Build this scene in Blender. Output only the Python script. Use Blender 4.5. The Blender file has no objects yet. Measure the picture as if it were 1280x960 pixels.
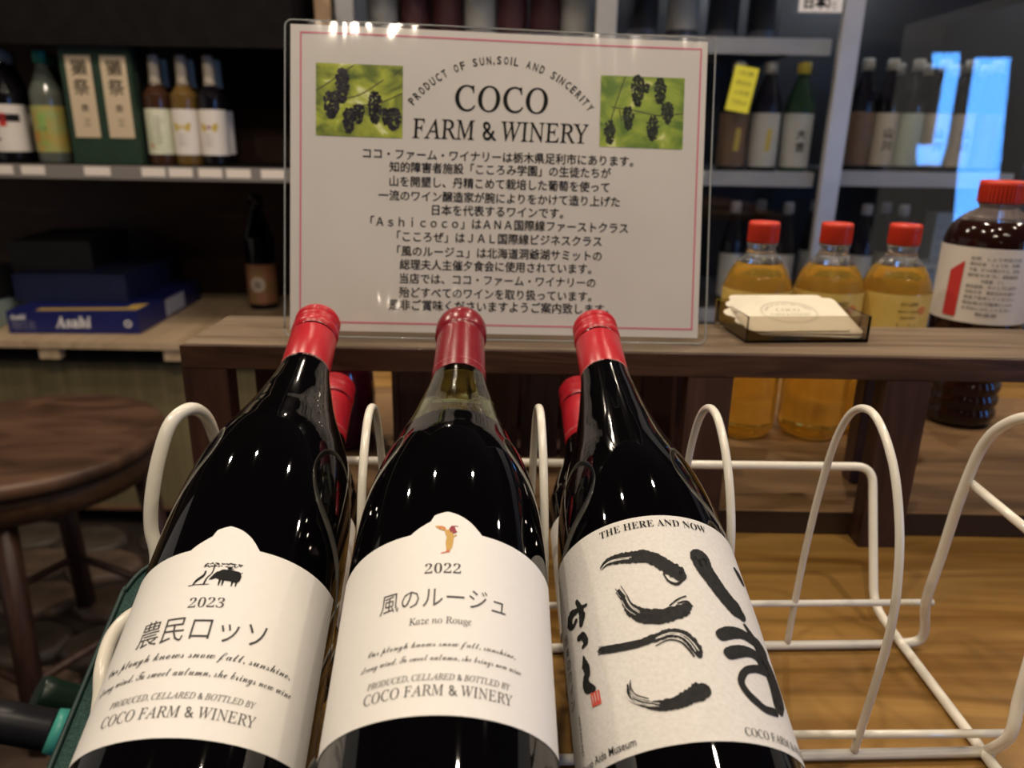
import bpy, bmesh, math, random
from mathutils import Vector, Matrix, noise
random.seed(7)
S = bpy.context.scene
COL = S.collection
R = math.radians
# ------------------------------------------------------------------ camera
CAM_H, PITCH, ROLL, FPX = 0.3098, R(18), R(1), 940.0
fw = Vector((0, math.cos(PITCH), -math.sin(PITCH)))
r0 = Vector((1, 0, 0)); u0 = Vector((0, math.sin(PITCH), math.cos(PITCH)))
RI = r0 * math.cos(ROLL) + u0 * math.sin(ROLL)
UP = u0 * math.cos(ROLL) - r0 * math.sin(ROLL)
cd = bpy.data.cameras.new('camera'); cam = bpy.data.objects.new('camera', cd); COL.objects.link(cam)
m = Matrix((RI, UP, -fw)).transposed().to_4x4(); m.translation = (0, 0, CAM_H)
cam.matrix_world = m
cd.sensor_width = 36; cd.lens = FPX * 36 / 1280; cd.clip_start = 0.02; cd.clip_end = 60
cd.dof.use_dof = True; cd.dof.focus_distance = 0.345; cd.dof.aperture_fstop = 10.0
S.camera = cam
# ------------------------------------------------------------------ world, exposure, lights
wd = bpy.data.worlds.new('world'); S.world = wd; wd.use_nodes = True
wd.node_tree.nodes['Background'].inputs[0].default_value = (1.0, 0.90, 0.80, 1)
wd.node_tree.nodes['Background'].inputs[1].default_value = 0.20
S.view_settings.view_transform = 'Standard'; S.view_settings.look = 'None'
S.view_settings.gamma = 1; S.view_settings.use_curve_mapping = False
S.view_settings.exposure = 0.35
CEIL = 1.65
def lamp(name, loc, power, color, radius=0.035, spot=None):
    l = bpy.data.lights.new(name, 'SPOT' if spot else 'POINT'); l.energy = power; l.color = color; l.shadow_soft_size = radius
    if spot: l.spot_size = R(spot); l.spot_blend = 0.5
    o = bpy.data.objects.new(name, l); COL.objects.link(o); o.location = loc
    return o
WARM = (1.0, 0.84, 0.66)
LAMPS = [(-0.75, 0.15, 18), (-0.15, -0.05, 18), (0.45, 0.25, 18), (1.2, 0.6, 16), (-0.5, 1.15, 19), (0.5, 1.25, 19), (-1.4, 1.45, 30), (1.6, 1.5, 16),
         (-0.46, -1.05, 7), (-0.26, -1.08, 7), (0.52, -0.95, 5), (0.80, -0.98, 5), (-0.34, -3.7, 9), (-0.12, -3.9, 9)]
for i, (x, y, pw) in enumerate(LAMPS):
    lamp('downlight_lamp', (x, y, CEIL - 0.03), pw, WARM, .022, 158)
# ------------------------------------------------------------------ pixel helpers (give points of the real place)
def ray(px, py): return fw + RI * ((px - 640) / FPX) + UP * ((480 - py) / FPX)
def W(px, py, Y):
    d = ray(px, py); return Vector((0, 0, CAM_H)) + d * (Y / d.y)
def WZ(px, py, Z):
    d = ray(px, py); return Vector((0, 0, CAM_H)) + d * ((Z - CAM_H) / d.z)
# ------------------------------------------------------------------ materials
MATS = {}
def mat(name, color, rough=0.5, metal=0.0, spec=0.5, trans=0.0, ior=1.45, coat=0.0, emit=None, estr=0.0):
    if name in MATS: return MATS[name]
    M = bpy.data.materials.new(name); M.use_nodes = True
    b = M.node_tree.nodes['Principled BSDF']
    b.inputs['Base Color'].default_value = (*color, 1); b.inputs['Roughness'].default_value = rough
    b.inputs['Metallic'].default_value = metal; b.inputs['IOR'].default_value = ior
    b.inputs['Specular IOR Level'].default_value = spec
    b.inputs['Transmission Weight'].default_value = trans
    b.inputs['Coat Weight'].default_value = coat; b.inputs['Coat Roughness'].default_value = 0.05
    if emit: b.inputs['Emission Color'].default_value = (*emit, 1); b.inputs['Emission Strength'].default_value = estr
    MATS[name] = M; return M
def nd(M, t, **kw):
    n = M.node_tree.nodes.new(t)
    for k, v in kw.items(): setattr(n, k, v)
    return n
def mottled(name, c1, c2, scale=(40, 40, 40), rough=0.6, bump=0.0, detail=6, p0=0.35, p1=0.65, coat=0.0, distort=0.0, bscale=1.0):
    """noise between two colours, optional fine bump"""
    if name in MATS: return MATS[name]
    M = mat(name, c1, rough, coat=coat); L = M.node_tree.links; b = M.node_tree.nodes['Principled BSDF']
    tc = nd(M, 'ShaderNodeTexCoord'); mp = nd(M, 'ShaderNodeMapping'); mp.inputs['Scale'].default_value = scale
    nz = nd(M, 'ShaderNodeTexNoise'); nz.inputs['Scale'].default_value = 1; nz.inputs['Detail'].default_value = detail
    nz.inputs['Distortion'].default_value = distort
    cr = nd(M, 'ShaderNodeValToRGB'); e = cr.color_ramp.elements
    e[0].position = p0; e[0].color = (*c1, 1); e[1].position = p1; e[1].color = (*c2, 1)
    L.new(tc.outputs['Object'], mp.inputs['Vector']); L.new(mp.outputs[0], nz.inputs['Vector'])
    L.new(nz.outputs['Fac'], cr.inputs[0]); L.new(cr.outputs[0], b.inputs['Base Color'])
    if bump:
        bp = nd(M, 'ShaderNodeBump'); bp.inputs['Strength'].default_value = bump; bp.inputs['Distance'].default_value = 0.001 * bscale
        L.new(nz.outputs['Fac'], bp.inputs['Height']); L.new(bp.outputs[0], b.inputs['Normal'])
    return M
def wood(name, c1, c2, along='X', s=1.0, rough=0.5, bump=0.3, coat=0.0):
    sc = {'X': (6 * s, 60 * s, 60 * s), 'Y': (60 * s, 6 * s, 60 * s), 'Z': (60 * s, 60 * s, 6 * s)}[along]
    return mottled(name, c1, c2, sc, rough, bump, 8, 0.3, 0.7, coat, 1.2)
GLASS_DARK = mat('dark_wine_glass', (0.0015, 0.0012, 0.0016), 0.02, ior=1.6, coat=0.0)
def clear_glass_neck():
    M = bpy.data.materials.new('olive_glass_neck'); M.use_nodes = True
    b = M.node_tree.nodes['Principled BSDF']; b.inputs['Base Color'].default_value = (0.62, 0.68, 0.50, 1)
    b.inputs['Roughness'].default_value = 0.02; b.inputs['Transmission Weight'].default_value = 1; b.inputs['IOR'].default_value = 1.5
    return M
GLASS_NECK = clear_glass_neck()
WINE = mat('red_wine', (0.006, 0.001, 0.003), 0.02)
RED_CAP = mottled('red_cap_enamel', (0.43, 0.010, 0.020), (0.47, 0.014, 0.026), (300, 300, 300), 0.30, 0.05)
DARKRED_CAP = mottled('dark_red_capsule', (0.19, 0.008, 0.016), (0.22, 0.011, 0.021), (300, 300, 300), 0.26, 0.05)
CAP_INK = mat('pale_cap_print', (0.72, 0.34, 0.32), 0.4)
PAPER = mottled('white_label_paper', (0.80, 0.78, 0.75), (0.815, 0.795, 0.765), (300, 300, 300), 0.55, 0.06)
WASHI = mottled('grey_flecked_washi_paper', (0.63, 0.61, 0.58), (0.73, 0.71, 0.68), (600, 700, 700), 0.8, 0.15, 5, 0.25, 0.75)
INK = mat('black_print_ink', (0.006, 0.006, 0.007), 0.7, spec=.25)
INKG = mat('grey_print_ink', (0.055, 0.052, 0.052), 0.6, spec=.3)
WIRE = mottled('cream_enamelled_wire', (0.80, 0.76, 0.65), (0.84, 0.80, 0.70), (60, 60, 60), 0.22, 0.03, coat=0.5)
TABLE_W = wood('honey_table_wood', (0.155, 0.075, 0.016), (0.33, 0.185, 0.052), 'X', 0.55, 0.27, 0.35)
BOARD_W = wood('pale_brown_board_wood', (0.14, 0.075, 0.032), (0.26, 0.155, 0.075), 'X', 0.6, 0.45, 0.3)
DARK_W = wood('dark_walnut_wood', (0.022, 0.010, 0.006), (0.085, 0.040, 0.022), 'X', 1.6, 0.42, 0.5)
DARK_WZ = wood('dark_walnut_upright', (0.030, 0.012, 0.009), (0.075, 0.034, 0.023), 'Z', 1.0, 0.45, 0.4)
RAIL_TOP = wood('worn_walnut_top', (0.11, 0.075, 0.048), (0.25, 0.185, 0.125), 'X', 0.8, 0.40, 0.35)
BLACKISH = mottled('black_brown_panel', (0.004, 0.0035, 0.0035), (0.008, 0.006, 0.006), (20, 20, 20), 0.8)
BLACKISH.node_tree.nodes['Principled BSDF'].inputs['Specular IOR Level'].default_value = .15
BROWN_P = mottled('brown_back_panel', (0.050, 0.022, 0.013), (0.075, 0.035, 0.021), (3, 3, 8), 0.6)
PLY = wood('pale_plywood', (0.42, 0.30, 0.18), (0.58, 0.43, 0.28), 'Y', 0.3, 0.55, 0.1)
ALU = mottled('grey_aluminium', (0.36, 0.35, 0.35), (0.42, 0.41, 0.41), (8, 8, 8), 0.38)
ALU.node_tree.nodes['Principled BSDF'].inputs['Metallic'].default_value = 0.35
CLEAR = mat('clear_glass', (1, 1, 1), 0.0, trans=1.0, ior=1.5)
ACRYL = mat('smoky_acrylic', (0.60, 0.55, 0.49), 0.03, trans=1.0, ior=1.3)
# ------------------------------------------------------------------ object helpers
def tagit(o, label=None, cat=None, group=None, kind=None):
    if label: o['label'] = label
    if cat: o['category'] = cat
    if group: o['group'] = group
    if kind: o['kind'] = kind
    return o
def thing(name, label, cat, loc=(0, 0, 0), mx=None, group=None):
    o = bpy.data.objects.new(name, None); COL.objects.link(o); o.empty_display_size = 0.02
    if mx is not None: o.matrix_world = mx
    else: o.location = loc
    return tagit(o, label, cat, group)
def obj(name, bm, mats, parent=None, smooth=False, recalc=True):
    if recalc: bmesh.ops.recalc_face_normals(bm, faces=bm.faces)
    me = bpy.data.meshes.new(name); bm.to_mesh(me); bm.free()
    if not isinstance(mats, (list, tuple)): mats = [mats]
    for q in mats: me.materials.append(q)
    if smooth:
        for p in me.polygons: p.use_smooth = True
    o = bpy.data.objects.new(name, me); COL.objects.link(o)
    if parent is not None: o.parent = parent
    return o
def box(bm, lo, hi, bev=0.0, mx=None, mi=0):
    g = bmesh.ops.create_cube(bm, size=1.0)['verts']
    lo, hi = Vector(lo), Vector(hi)
    for v in g:
        v.co = Vector(((v.co.x + .5) * (hi.x - lo.x) + lo.x, (v.co.y + .5) * (hi.y - lo.y) + lo.y, (v.co.z + .5) * (hi.z - lo.z) + lo.z))
        if mx is not None: v.co = mx @ v.co
    fs = set(f for v in g for f in v.link_faces)
    for f in fs: f.material_index = mi
    if bev:
        es = list(set(e for v in g for e in v.link_edges))
        bmesh.ops.bevel(bm, geom=es, offset=bev, segments=2, affect='EDGES', profile=0.6)
    return bm
def BX(lo, hi, bev=0.0, mx=None): return box(bmesh.new(), lo, hi, bev, mx)
def lathe(prof, seg=48, bm=None, mi=None, cap0=True, cap1=True, mx=None):
    bm = bm or bmesh.new(); rings = []
    for k, (z, r) in enumerate(prof):
        rings.append([bm.verts.new((r * math.cos(2 * math.pi * i / seg), r * math.sin(2 * math.pi * i / seg), z)) for i in range(seg)])
    for k in range(len(rings) - 1):
        for i in range(seg):
            f = bm.faces.new((rings[k][i], rings[k][(i + 1) % seg], rings[k + 1][(i + 1) % seg], rings[k + 1][i])); f.smooth = True
            if mi: f.material_index = mi(prof[k][0])
    if cap0: bm.faces.new(rings[0][::-1])
    if cap1: bm.faces.new(rings[-1])
    if mx is not None: bmesh.ops.transform(bm, matrix=mx, verts=[v for rg in rings for v in rg])
    return bm
def catmull(pts, n=8, closed=False):
    P = [Vector(p) for p in pts]; out = []; N = len(P)
    for i in range(N if closed else N - 1):
        a = P[(i - 1) % N] if (closed or i > 0) else P[i] * 2 - P[i + 1]
        b, c = P[i], P[(i + 1) % N]
        d = P[(i + 2) % N] if (closed or i + 2 < N) else P[i + 1] * 2 - P[i]
        for k in range(n):
            t = k / n
            out.append(0.5 * ((2 * b) + (c - a) * t + (2 * a - 5 * b + 4 * c - d) * t * t + (-a + 3 * b - 3 * c + d) * t ** 3))
    if not closed: out.append(P[-1])
    return out
def tube(pts, r, seg=10, bm=None):
    bm = bm or bmesh.new(); P = [Vector(p) for p in pts]; rings = []; prev = None
    for i, p in enumerate(P):
        t = (P[min(i + 1, len(P) - 1)] - P[max(i - 1, 0)]).normalized()
        if prev is None:
            a = t.orthogonal().normalized()
        else:
            a = (prev - t * prev.dot(t)).normalized()
        prev = a; b = t.cross(a)
        rr = r[i] if isinstance(r, (list, tuple)) else r
        rings.append([bm.verts.new(p + (a * math.cos(2 * math.pi * k / seg) + b * math.sin(2 * math.pi * k / seg)) * rr) for k in range(seg)])
    for i in range(len(rings) - 1):
        for k in range(seg):
            bm.faces.new((rings[i][k], rings[i][(k + 1) % seg], rings[i + 1][(k + 1) % seg], rings[i + 1][k])).smooth = True
    bm.faces.new(rings[0][::-1]); bm.faces.new(rings[-1])
    return bm
def smooth(pf, n=4):
    out = []; mx = max(r for z, r in pf)
    for p in catmull([Vector((a, b, 0)) for a, b in pf], n):
        z = max(p.x, out[-1][0] if out else pf[0][0]); out.append((min(max(z, pf[0][0]), pf[-1][0]), min(max(p.y, .0005), mx)))
    return out
def fillet(pts, rad, n=6):
    """polyline with rounded corners"""
    P = [Vector(p) for p in pts]; out = [P[0]]
    for i in range(1, len(P) - 1):
        a, b, c = P[i - 1], P[i], P[i + 1]
        la, lc = (a - b).length, (c - b).length; q = min(rad, la * .45, lc * .45)
        s, e = b + (a - b) / la * q, b + (c - b) / lc * q
        for k in range(n + 1):
            t = k / n; out.append(s * (1 - t) ** 2 + b * 2 * t * (1 - t) + e * t * t)
    out.append(P[-1]); return out
# ---- lettering: flat outline meshes from Blender's own font stack
def serif(t, bold=False, ital=True):
    o = ''
    for c in t:
        if 'A' <= c <= 'Z': o += chr((0x1D400 if bold else 0x1D434) + ord(c) - 65)
        elif 'a' <= c <= 'z': o += 'ℎ' if (c == 'h' and not bold) else chr((0x1D41A if bold else 0x1D44E) + ord(c) - 97)
        elif '0' <= c <= '9': o += chr(0x1D7CE + ord(c) - 48)
        else: o += c
    return o
def script(t): return ''.join(chr(0x1D4EA + ord(c) - 97) if 'a' <= c <= 'z' else chr(0x1D4D0 + ord(c) - 65) if 'A' <= c <= 'Z' else c for c in t)
def text2d(t, offset=0.0, shear=0.0, spacing=1.0, res=2):
    c = bpy.data.curves.new('t', 'FONT'); c.body = t; c.size = 1.0; c.offset = offset; c.shear = shear
    c.space_character = spacing; c.resolution_u = res
    o = bpy.data.objects.new('t', c); COL.objects.link(o)
    dg = bpy.context.evaluated_depsgraph_get(); dg.update()
    me = bpy.data.meshes.new_from_object(o.evaluated_get(dg))
    V = [(v.co.x, v.co.y) for v in me.vertices]; Fc = [tuple(p.vertices) for p in me.polygons]
    bpy.data.objects.remove(o); bpy.data.curves.remove(c); bpy.data.meshes.remove(me)
    x0, x1 = min(v[0] for v in V), max(v[0] for v in V); y0, y1 = min(v[1] for v in V), max(v[1] for v in V)
    return [((x - x0), (y - y0)) for x, y in V], Fc, x1 - x0, y1 - y0
def put_text(acc, t, cx, cy, width=None, height=None, rot=0.0, left=False, stretch=None, arch=None, **kw):
    """adds the lettering to acc = (verts, faces) in plane millimetres, centred on (cx, cy)"""
    V, Fc, w, h = text2d(t, **kw)
    sx = width / w if width else height / h
    sy = sx if stretch is None else sx * stretch
    if width and height: sy = height / h
    b = len(acc[0]); c, s = math.cos(rot), math.sin(rot)
    for x, y in V:
        x = (x - (0 if left else w / 2)) * sx; y = (y - h / 2) * sy
        if arch: y -= arch * x * x
        acc[0].append((cx + x * c - y * s, cy + x * s + y * c))
    for f in Fc: acc[1].append(tuple(b + i for i in f))
def put_poly(acc, pts):
    b = len(acc[0]); acc[0].extend(pts); acc[1].append(tuple(range(b, b + len(pts))))
def put_stroke(acc, pts, sc=1.0, rough=0.0, n=6, seed=0, ends=True):
    """brush stroke ribbon with round ends; pts = (x, y, width)"""
    C = catmull([Vector(p) for p in pts], n); rnd = random.Random(seed)
    L, Rr = [], []
    for i, p in enumerate(C):
        t = C[min(i + 1, len(C) - 1)] - C[max(i - 1, 0)]; l = math.hypot(t.x, t.y) or 1
        nx, ny = -t.y / l, t.x / l
        wl = max(p.z, .1) / 2 * sc * (1 + rough * (rnd.random() - .5)); wr = max(p.z, .1) / 2 * sc * (1 + rough * (rnd.random() - .5))
        L.append((p.x + nx * wl, p.y + ny * wl)); Rr.append((p.x - nx * wr, p.y - ny * wr))
    b = len(acc[0]); k = len(L); acc[0].extend(L + [(p.x, p.y) for p in C] + Rr)
    for q in (0, 1):
        for i in range(k - 1): acc[1].append((b + q * k + i, b + q * k + i + 1, b + (q + 1) * k + i + 1, b + (q + 1) * k + i))
    if ends:
        for p in (C[0], C[-1]):
            rr = max(p.z, .1) / 2 * sc * .98
            put_poly(acc, [(p.x + rr * math.cos(a * math.pi / 6), p.y + rr * math.sin(a * math.pi / 6)) for a in range(12)])
def flat_obj(name, acc, fn, material, parent):
    name = {'label_print': 'label_lettering'}.get(name, name)
    wide = max((max(acc[0][i][0] for i in f) - min(acc[0][i][0] for i in f) for f in acc[1]), default=0)
    me = bpy.data.meshes.new(name)
    if wide > 3.0 and not parent.name.startswith('laminated_sign') and 'tag' not in parent.name:     # cut wide faces into strips so they follow the curved glass
        bm = bmesh.new(); vs = [bm.verts.new((x, y, 0)) for x, y in acc[0]]
        for f in acc[1]:
            try: bm.faces.new([vs[i] for i in f])
            except ValueError: pass
        bmesh.ops.triangulate(bm, faces=[f for f in bm.faces if len(f.verts) > 4])
        x = math.floor(min(v.co.x for v in bm.verts)); x1 = max(v.co.x for v in bm.verts)
        while x < x1:
            bmesh.ops.bisect_plane(bm, geom=list(bm.verts) + list(bm.edges) + list(bm.faces), plane_co=(x + .013, 0, 0), plane_no=(1, 0, 0)); x += 1.6
        for v in bm.verts: v.co = Vector(fn(v.co.x, v.co.y))
        bm.to_mesh(me); bm.free()
    else: me.from_pydata([fn(x, y) for x, y in acc[0]], [], acc[1])
    me.materials.append(material)
    o = bpy.data.objects.new(name, me); COL.objects.link(o); o.parent = parent
    return o
# ================================================================== setting
FLOOR, TABLE_X0 = -0.95, -0.25
fl = obj('floor', BX((-4.5, -5.0, FLOOR - .05), (4.5, 3.4, FLOOR)), mottled('dark_floor_bed', (0.018, 0.012, 0.009), (0.035, 0.024, 0.018), (6, 6, 6), 0.7, 0.3))
tagit(fl, kind='structure')
STONE = [mottled('brown_floor_stone_%d' % i, c, tuple(q * 1.9 for q in c), (9, 9, 9), 0.5, 0.6, bscale=4) for i, c in enumerate([(0.068, 0.045, 0.033), (0.098, 0.065, 0.048), (0.053, 0.042, 0.033)])]
for iy in range(9):
    for ix in range(9):
        cx = -2.05 + ix * 0.235 + (0.11 if iy % 2 else 0) + random.uniform(-.03, .03); cy = 0.75 + iy * 0.175 + random.uniform(-.02, .02)
        bm = bmesh.new(); n = 9; a0 = random.random(); ring = []
        for ring_r, z in ((1.0, 0.0), (1.0, 0.014), (0.86, 0.024)):
            ring.append([])
            for k in range(n):
                a = 2 * math.pi * (k + a0) / n; q = ring_r * (0.11 + 0.018 * noise.noise(Vector((cx * 9 + math.cos(a), cy * 9 + math.sin(a), 3))))
                ring[-1].append(bm.verts.new((q * 1.05 * math.cos(a), q * .80 * math.sin(a), z)))
        for j in range(2):
            for k in range(n): bm.faces.new((ring[j][k], ring[j][(k + 1) % n], ring[j + 1][(k + 1) % n], ring[j + 1][k])).smooth = True
        bm.faces.new(ring[2])
        st = obj('stone', bm, STONE[(ix * 3 + iy) % 3], fl); st.location = (cx, cy, FLOOR)
wl = obj('wall_back', BX((-4.5, 3.3, FLOOR), (4.5, 3.4, CEIL)), mottled('dim_brown_wall', (0.07, 0.045, 0.03), (0.10, 0.065, 0.045), (3, 3, 3), 0.8)); tagit(wl, kind='structure')
wf = obj('wall_front', BX((-4.5, -5.1, FLOOR), (4.5, -5.0, CEIL)), mottled('dim_wall_front', (0.05, 0.04, 0.03), (0.07, 0.055, 0.04), (3, 3, 3), 0.8)); tagit(wf, kind='structure')
ce = obj('ceiling', BX((-4.5, -5.0, CEIL), (4.5, 3.4, CEIL + .05)), mottled('grey_ceiling_board', (0.05, 0.045, 0.04), (0.07, 0.06, 0.055), (3, 3, 3), 0.9)); tagit(ce, kind='structure')
# ---- display table with its honey top
t = thing('display_table', 'honey brown wooden display table under the white wire rack', 'table', (0, 0, 0))
bm = bmesh.new(); tp_ = [(-.172, -.1), (1.25, -.1), (1.25, 1.05), (-.3134, 1.05)]
lo_ = [bm.verts.new((x, y, -.035)) for x, y in tp_]; hi_ = [bm.verts.new((x, y, 0)) for x, y in tp_]
bm.faces.new(lo_); bm.faces.new(hi_)
for i in range(4): bm.faces.new((lo_[i], lo_[(i + 1) % 4], hi_[(i + 1) % 4], hi_[i]))
bmesh.ops.bevel(bm, geom=list(bm.edges), offset=.002, segments=2, affect='EDGES', profile=.6)
obj('table_top', bm, TABLE_W, t)
for x in (-.12, 1.17):
    for y in (0.0, 0.97): obj('leg', BX((x - .03, y - .03, FLOOR), (x + .03, y + .03, -0.0355)), DARK_WZ, t)
b_ = obj('step_board', BX((-0.245, 0.5925, 0.0004), (1.2, 0.90, 0.0205), 0.0015), BOARD_W)
b_.location.y = -0.03
obj('shade_strip', BX((-0.245, .5910, 0.0006), (1.2, .5924, 0.0200)), mat('painted_shade_brown', (.035, .018, .010), .5), b_)  # shade on the board's front edge, painted as a darker brown strip
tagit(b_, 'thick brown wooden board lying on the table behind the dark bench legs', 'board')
# ---- low dark bench that carries the sign
RT, RB = 0.1602, 0.1420
YF, YB = 0.545, 0.640
t = thing('bench_shelf', 'low dark walnut bench with worn top carrying the laminated sign', 'bench', (0, 0, 0))
obj('bench_top', BX((-0.248, YF + .0005, RT - .004), (0.95, YB, RT), 0.0008), RAIL_TOP, t)
obj('front_apron', BX((-0.249, YF - .004, RB), (0.95, YF + .0002, RT - .0003), 0.0008), DARK_W, t)
obj('rear_apron', BX((-0.246, YB - .02, RB), (0.948, YB - .004, RT - .0042), 0.001), DARK_W, t)
# legs: outer pair and two inner pairs
for xa in (-0.236, 0.148, 0.318, 0.86):
    obj('leg', BX((xa - .0165, YF + .0185, 0.0002 if xa else 0), (xa + .0165, YF + .0185 - .012, RT - .0045), 0.001), DARK_WZ, t) if False else None
for xf, xb in ((-0.232, -0.205), (0.150, 0.160), (0.300, 0.322), (0.86, 0.86)):
    bm = bmesh.new(); w2 = 0.017
    vs = [bm.verts.new(p) for p in ((xf - w2, YF - .004, 0.0003), (xf + w2, YF - .004, 0.0003), (xf + w2, YF + .0145, 0.0003), (xf - w2, YF + .0145, 0.0003),
                                    (xf - w2, YF - .004, RB - .0003), (xf + w2, YF - .004, RB - .0003), (xf + w2, YF + .0145, RB - .0003), (xf - w2, YF + .0145, RB - .0003))]
    for f in ((0, 1, 2, 3), (4, 5, 6, 7), (0, 1, 5, 4), (1, 2, 6, 5), (2, 3, 7, 6), (3, 0, 4, 7)): bm.faces.new([vs[i] for i in f])
    obj('leg', bm, DARK_WZ, t)
    obj('leg', BX((xb - w2, YB - .022, 0.0215), (xb + w2, YB - .004, RB - .0003), .001), DARK_WZ, t)
# ================================================================== wire rack
TH = R(2.62); X0, Y0 = -.1518, .3035; P_ = .084; D_ = .0903; ZH = .1813
def RW(a, b, z): return Vector((X0 + a * math.cos(TH) - b * math.sin(TH), Y0 + a * math.sin(TH) + b * math.cos(TH), z))
rack = thing('wire_bottle_rack', 'cream enamelled wire rack with hoops holding the big wine bottles', 'rack', (0, 0, 0))
XE = .4148
for i in range(1, 5):
    a = i * P_ + (.0035 if i == 3 else 0); kb = .6 if i == 3 else 1
    hp = [(.000, .0045), (-.0035 * kb, .030), (-.0075 * kb, .060), (-.010 * kb, .088), (-.0085 * kb, .112), (-.001, .140), (.014, .166), (.036, ZH), (.056, .1765), (.070, .155), (.079, .120), (.085, .080), (.0885, .040), (D_, .0045)]
    pts = catmull([RW(a, q_, z_) for q_, z_ in hp], 6)
    obj('hoop', tube(pts, .0021, 10), WIRE, rack)
obj('base_rod', tube([RW(-.036, 0, .0035), RW(XE - .003, 0, .0035)], .0029), WIRE, rack)
obj('base_rod', tube([RW(-.036, D_, .0035), RW(XE - .012, D_, .0035)], .0029), WIRE, rack)
# end arm on the right: front rod -> up -> over -> down to rear rod, leaning outwards
pa = [RW(XE - .006, D_, .0035), RW(XE + .008, D_ - .002, .010), W(1158, 750, .402), W(1178, 690, .398), W(1201, 620, .392), W(1228, 558, .384), W(1258, 530, .372), W(1296, 522, .358),
      W(1338, 540, .345), W(1352, 600, .335), W(1332, 700, .325), W(1296, 800, .317), W(1275, 870, .312), W(1262, 920, .309), RW(XE - .006, 0, .0035)]
obj('end_arm', tube(catmull(pa, 10), .0030, 12), WIRE, rack)
obj('brace_rod', tube([W(1214, 604, .390), W(1344, 712, .328)], .0026), WIRE, rack)
# end arm on the left
pb = [RW(-.036, D_, .0035), W(285, 690, .402), W(290, 600, .398), W(272, 556, .390), W(258, 522, .378), W(238, 511, .362), W(214, 528, .350), W(199, 570, .341), W(190, 620, .334), W(189, 660, .330), W(196, 700, .326), W(186, 760, .320), RW(-.036, 0.006, .0035)]
obj('end_arm', tube(catmull(pb, 6), .0034, 12), WIRE, rack)
MB1 = None
# second rod in front, mid rod at the rear
obj('cross_rod', tube([RW(.30, -.001, .018), RW(XE + .006, 0.0, .0155)], .0022), WIRE, rack)
obj('cross_rod', tube([RW(-.02, D_ - .001, .036), RW(XE + .010, D_ - .002, .036)], .0022), WIRE, rack)
# rear frame: rail across, upright at each end, running forward along the table
rr = [W(330, 573, .452), W(640, 577, .458), W(1075, 582, .459)]
def g(px, py): return WZ(px, py, .0035)
fr = [RW(-.035, -.16, .0035), RW(-.035, .11, .0035), W(300, 750, .446) * 1.0, W(320, 573, .482), W(1091, 582, .486), W(1092, 757, .440), g(1128, 806), g(1226, 936), g(1330, 1075)]
fr[3].z -= .0008; fr[4].z -= .0008; fr[2].z = .012; fr[2].x = fr[1].x + .004
obj('rear_frame', tube(fillet(fr, .012), .0030, 12), WIRE, rack)
# ================================================================== bottles
PA = [(0, .030), (.002, .036), (.006, .0398), (.014, .0406), (.064, .0406), (.095, .0408), (.129, .0411), (.147, .0409), (.160, .0403), (.170, .0395), (.180, .0382), (.189, .0365), (.198, .0343), (.207, .0314),
      (.217, .0282), (.226, .0252), (.237, .0220), (.248, .0194), (.259, .0168), (.268, .0150), (.276, .0141), (.285, .0136), (.317, .0134)]
PB_ = PA[:5] + [(.095, .0407), (.115, .0402), (.130, .0398), (.145, .0389), (.160, .0374), (.171, .0356), (.181, .0333), (.192, .0303), (.203, .0271), (.214, .0242), (.226, .0216), (.238, .0193), (.250, .0174), (.262, .0156), (.272, .0144), (.285, .0136), (.317, .0134)]
PROF = PA
def rad(v, PROF=None):
    PROF = PROF or globals()['PROF']; v = max(0, min(v, .3169))
    for (a, ra), (b, rb) in zip(PROF, PROF[1:]):
        if a <= v <= b: return ra + (rb - ra) * (v - a) / (b - a)
    return .0134
R0 = .0409
LB = .325
def on_bottle(off, tilt=0.0, c=(0, 0)):
    ct, s_ = math.cos(tilt), math.sin(tilt)
    def fn(u, v):
        du, dv = u - c[0], v - c[1]; u2 = c[0] + du * ct - dv * s_; v2 = c[1] + du * s_ + dv * ct
        a = u2 * .001 / R0; r_ = rad(v2 * .001) + off
        return (r_ * math.sin(a), -r_ * math.cos(a), v2 * .001)
    return fn
def bottle_mx(T, az, el, L=.325):
    az, el = R(az), R(el)
    a = Vector((math.sin(az) * math.cos(el), math.cos(az) * math.cos(el), math.sin(el))); sx = Vector((math.cos(az), -math.sin(az), 0)); n = sx.cross(a)
    M = Matrix((sx, -n, a)).transposed().to_4x4(); M.translation = Vector(T) - a * L
    return M
def smooth_prof(): return smooth(PROF)
smoothprof = smooth_prof()
def glass_body(parent, neck_from=None):
    prof = smooth_prof()
    ms = [GLASS_DARK]
    if neck_from:
        ms = [GLASS_DARK, GLASS_NECK]
        prof = [p for p in prof if p[0] < neck_from] + [(neck_from, rad(neck_from))] + [p for p in prof if p[0] > neck_from]
    bm = lathe(prof, 96, mi=(lambda z: 1 if z >= neck_from - 1e-6 else 0) if neck_from else None)
    if neck_from:      # inner wall of the clear neck, so the glass has thickness
        inner = [(z, max(r - .0022, .004)) for z, r in prof if z >= neck_from]
        lathe(inner, 96, bm=bm, mi=lambda z: 1, cap0=False, cap1=False)
    me = obj('glass', bm, ms, parent, recalc=not neck_from)
    if neck_from:
        obj('wine', lathe([(neck_from - .006, rad(neck_from) - .0030), (neck_from - .002, rad(neck_from) - .0026)], 64), WINE, parent, smooth=False)
    return me
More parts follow.
